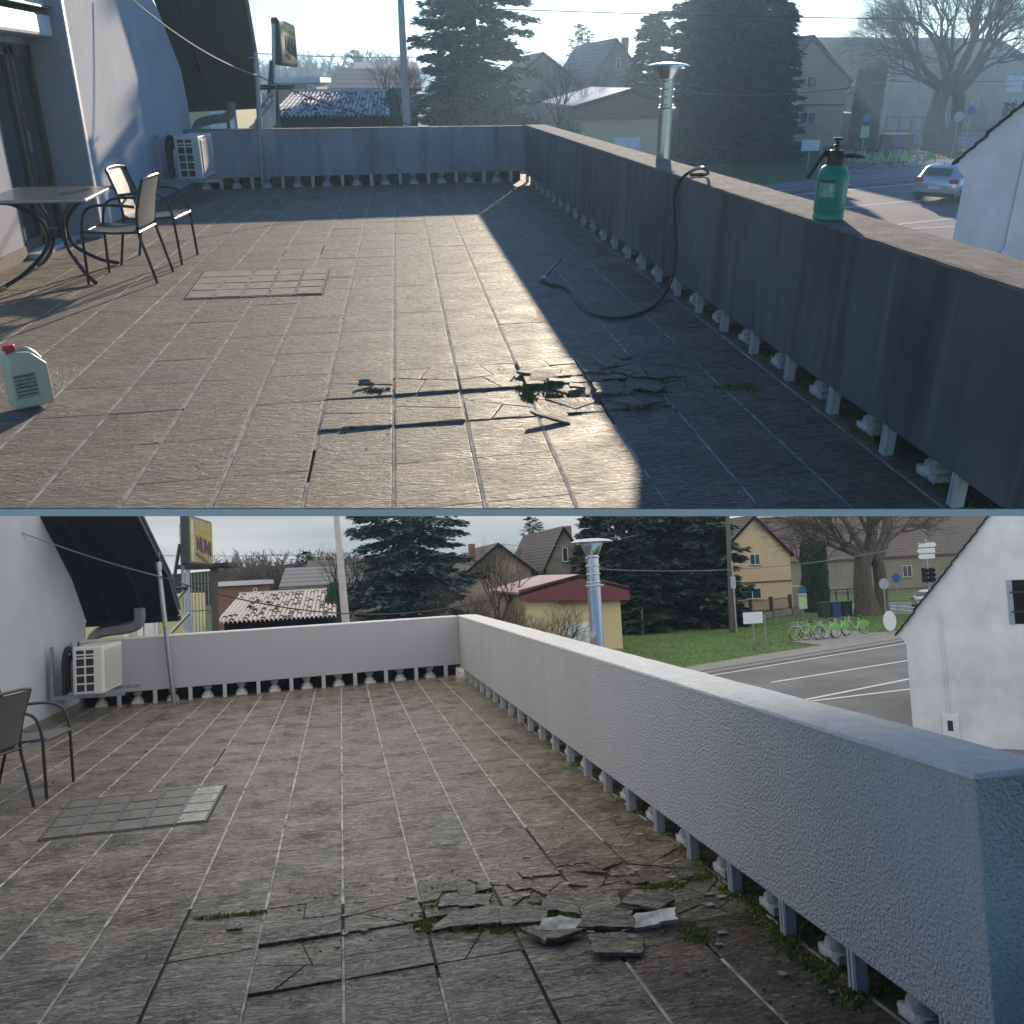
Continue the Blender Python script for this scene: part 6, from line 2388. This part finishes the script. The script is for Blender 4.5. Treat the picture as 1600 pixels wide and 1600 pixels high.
mo = [((690, 1426), (.10, .09, 900)), ((712, 1421), (.07, .05, 500)), ((664, 1452), (.025, .09, 250)), ((745, 1450), (.14, .03, 500)), ((840, 1418), (.09, .05, 700)), ((858, 1434), (.08, .04, 600)), ((805, 1451), (.12, .025, 500)),
      ((900, 1434), (.12, .03, 500)), ((1028, 1386), (.10, .05, 500)), ((1045, 1384), (.06, .03, 250)), ((1082, 1456), (.05, .09, 500)), ((1078, 1375), (.10, .025, 400)), ((980, 1398), (.05, .03, 200)), ((368, 1430), (.2, .015, 200)),
      ((1170, 1416), (.03, .14, 500)), ((1240, 1486), (.03, .16, 600)), ((1210, 1455), (.03, .14, 400)), ((1290, 1528), (.03, .10, 400)), ((1330, 1565), (.03, .08, 400)), ((1140, 1392), (.03, .1, 300)), ((1095, 1355), (.03, .15, 300))]
moss(B, [(B.Z(*p).x, B.Z(*p).y, a, b, n_) for p, (a, b, n_) in mo] + [(1.78, y_, .05, .22, 260) for y_ in (2.7, 3.2, 3.7, 4.2, 4.7, 5.2, 5.8, 6.4, 7.1, 8, 9)], 5)
q = [B.Z(*p, .0) for p in ((940, 1396), (996, 1392), (1018, 1424), (960, 1428))]
hm = MB().prism([V(p.x, p.y, .006) for p in q], (0, 0, .010))
tag(hm.build("soil_hole", soil, None), "patch of bare dark soil where a floor tile is missing " + B.s, "soil patch", None, None)
rubble(B, -.40, 1.66, 4.0, 4.8, 1300, 4)
rubble(B, 1.1, 1.70, 2.9, 5.6, 500, 6, 0)
struct("joint_soil", MB().prism([(-.77, 3.68, -.013), (1.70, 3.93, -.013), (1.70, 5.30, -.013), (-.77, 4.62, -.013)], (0, 0, .0075)), [soilm])
background(B, PB)
for o in [x for x in C.objects if x.name.startswith("information_board") and x['_w'] == 'B']:
    MB().tube([(.62, 0, 0), (.62, 0, 1.6)], .03, 8).build("post", galv, o)
p_ = B.Z(1441, 953, B.zg)
car(B, (p_.x + 1.6, p_.y, B.zg), R(15), "silver car just showing above the white house roof edge " + B.s)
p_ = B.Z(1392, 992, B.zg)
t = thing("traffic_mirror", "round pale traffic mirror low beside the white house eave " + B.s, "traffic mirror", (p_.x, p_.y, B.zg))
MB().tube([(0, .05, 0), (0, .05, 1.0)], .04, 8).build("post", galv, t)
MB().prism([(math.cos(2 * PI * k / 24) * .36, -.02, .72 + math.sin(2 * PI * k / 24) * .52) for k in range(24)], (0, .05, 0)).build("mirror_disc", whitep, t)

# unseen wall and overhang added behind the viewer to shade both terraces
CW = A
t = thing("rear_shade_block", "added dull grey shading wall and overhang behind the viewer " + A.s, "house", (0, -2.2, 0))
rwm = M("shade_block_grey", (0.07, 0.073, 0.08), .1, 2, .9)
MB().box(-6, 6.5, -.3, 0, 0, 3.2).build("wall", rwm, t)
MB().box(-6, 6.5, -.3, 5.0, 3.203, 3.5).build("shade_overhang", rwm, t)
CW = B

# hazy winter air of the sunlit place
hz = MB().box(-520, 720, -6, 1260, -4.0, 17.5)
m, t_, p = nodes("hazy_air")
t_.nodes.remove(p)
pv = t_.nodes.new("ShaderNodeVolumePrincipled")
pv.inputs['Color'].default_value = (.50, .74, 1.0, 1)
pv.inputs['Density'].default_value = HAZE
pv.inputs['Anisotropy'].default_value = 0.45
t_.links.new(pv.outputs[0], t_.nodes["Material Output"].inputs['Volume'])
hm_ = hz.mesh("haze", [m])
ho_ = bpy.data.objects.new("haze", hm_)
C.objects.link(ho_)
ho_['kind'] = 'stuff'
ho_['label'] = "thin bluish haze hanging in the low winter sun"
ho_['category'] = "haze"

# overcast sky of the lower scene: one emissive cloud sheet overhead that bends down to the horizon
m, t_, p = nodes("overcast_cloud")
N_, L_ = t_.nodes, t_.links
N_.remove(p)
em = N_.new("ShaderNodeEmission")
tc = N_.new("ShaderNodeTexCoord")
mp = N_.new("ShaderNodeMapping")
mp.inputs['Scale'].default_value = (.006, .006, .06)
n1 = N_.new("ShaderNodeTexNoise")
n1.inputs['Scale'].default_value = 1.6
n1.inputs['Detail'].default_value = 4
n1.inputs['Roughness'].default_value = .5
rp = N_.new("ShaderNodeValToRGB")
rp.color_ramp.elements[0].position = .36
rp.color_ramp.elements[0].color = (.62, .72, .78, 1)
rp.color_ramp.elements[1].position = .62
rp.color_ramp.elements[1].color = (1.0, 1.0, 1.0, 1)
L_.new(tc.outputs['Object'], mp.inputs[0])
L_.new(mp.outputs[0], n1.inputs['Vector'])
L_.new(n1.outputs[0], rp.inputs[0])
L_.new(rp.outputs[0], em.inputs[0])
em.inputs[1].default_value = CLOUD
L_.new(em.outputs[0], N_["Material Output"].inputs[0])


def campt(u, v, d):
    return m4 @ (Vector(ray(u, v)) * d)


vs = [campt(-4200, 799, 3.9), campt(5800, 799, 3.9), campt(2900, 799, 270), campt(-1300, 799, 270)]
dn_ = B.M.to_3x3() @ Vector((0, 0, -1))
bot = [vs[0] + dn_ * 3, vs[1] + dn_ * 3, vs[2] + dn_ * 60, vs[3] + dn_ * 60]
sm = MB().add(vs + bot, [(0, 1, 2, 3), (3, 2, 6, 7), (0, 3, 7, 4), (2, 1, 5, 6)])
m2 = m.copy()
m2.name = "overcast_cloud_overhead"
for nd in m2.node_tree.nodes:
    if nd.type == 'EMISSION':
        nd.inputs[1].default_value = CLOUD * 1.7
sm.m = [1, 0, 0, 0]
me = sm.mesh("sky", [m, m2])
so = bpy.data.objects.new("sky", me)
C.objects.link(so)
so['kind'] = 'structure'
so['_w'] = ''

# =================================================================== trim both places where the two scenes meet
bpy.context.view_layer.update()
eye = Vector((0, 0, A.h))


def row_plane(v):
    a_, b_ = m4.to_3x3() @ Vector(ray(0, v)), m4.to_3x3() @ Vector(ray(1600, v))
    n_ = b_.cross(a_).normalized()
    return n_ if n_.z > 0 else -n_


nA, nB = row_plane(794), -row_plane(801.5)
for o in list(C.objects):
    if o.type != 'MESH' or o.name.startswith(("terrace_slab_edge", "sky", "haze")):
        continue
    n_ = nA if o.get('_w') == 'A' else nB
    co = np.empty(len(o.data.vertices) * 3, dtype=np.float64)
    o.data.vertices.foreach_get("co", co)
    co = co.reshape(-1, 3)
    mw = np.array(o.matrix_world)
    w_ = co @ mw[:3, :3].T + mw[:3, 3]
    dd = (w_ - np.array(eye)) @ np.array(n_)
    if dd.min() >= 0:
        continue
    if dd.max() <= 0:
        bpy.data.objects.remove(o)
        continue
    if o.data.users > 1:
        o.data = o.data.copy()
    bm = bmesh.new()
    bm.from_mesh(o.data)
    inv = o.matrix_world.inverted()
    pc = inv @ eye
    pn = (o.matrix_world.to_3x3().transposed() @ n_).normalized()
    res = bmesh.ops.bisect_plane(bm, geom=bm.verts[:] + bm.edges[:] + bm.faces[:], plane_co=pc, plane_no=pn, clear_inner=True)
    if len(bm.verts) < 60000:
        ed_ = [e for e in res['geom_cut'] if isinstance(e, bmesh.types.BMEdge)]
        if ed_ and len(ed_) < 4000:
            try:
                bmesh.ops.holes_fill(bm, edges=ed_, sides=0)
            except Exception:
                pass
    bm.to_mesh(o.data)
    bm.free()
for o in list(C.objects):
    if o.type == 'EMPTY' and not o.children:
        bpy.data.objects.remove(o)
for o in C.objects:
    if '_w' in o:
        del o['_w']
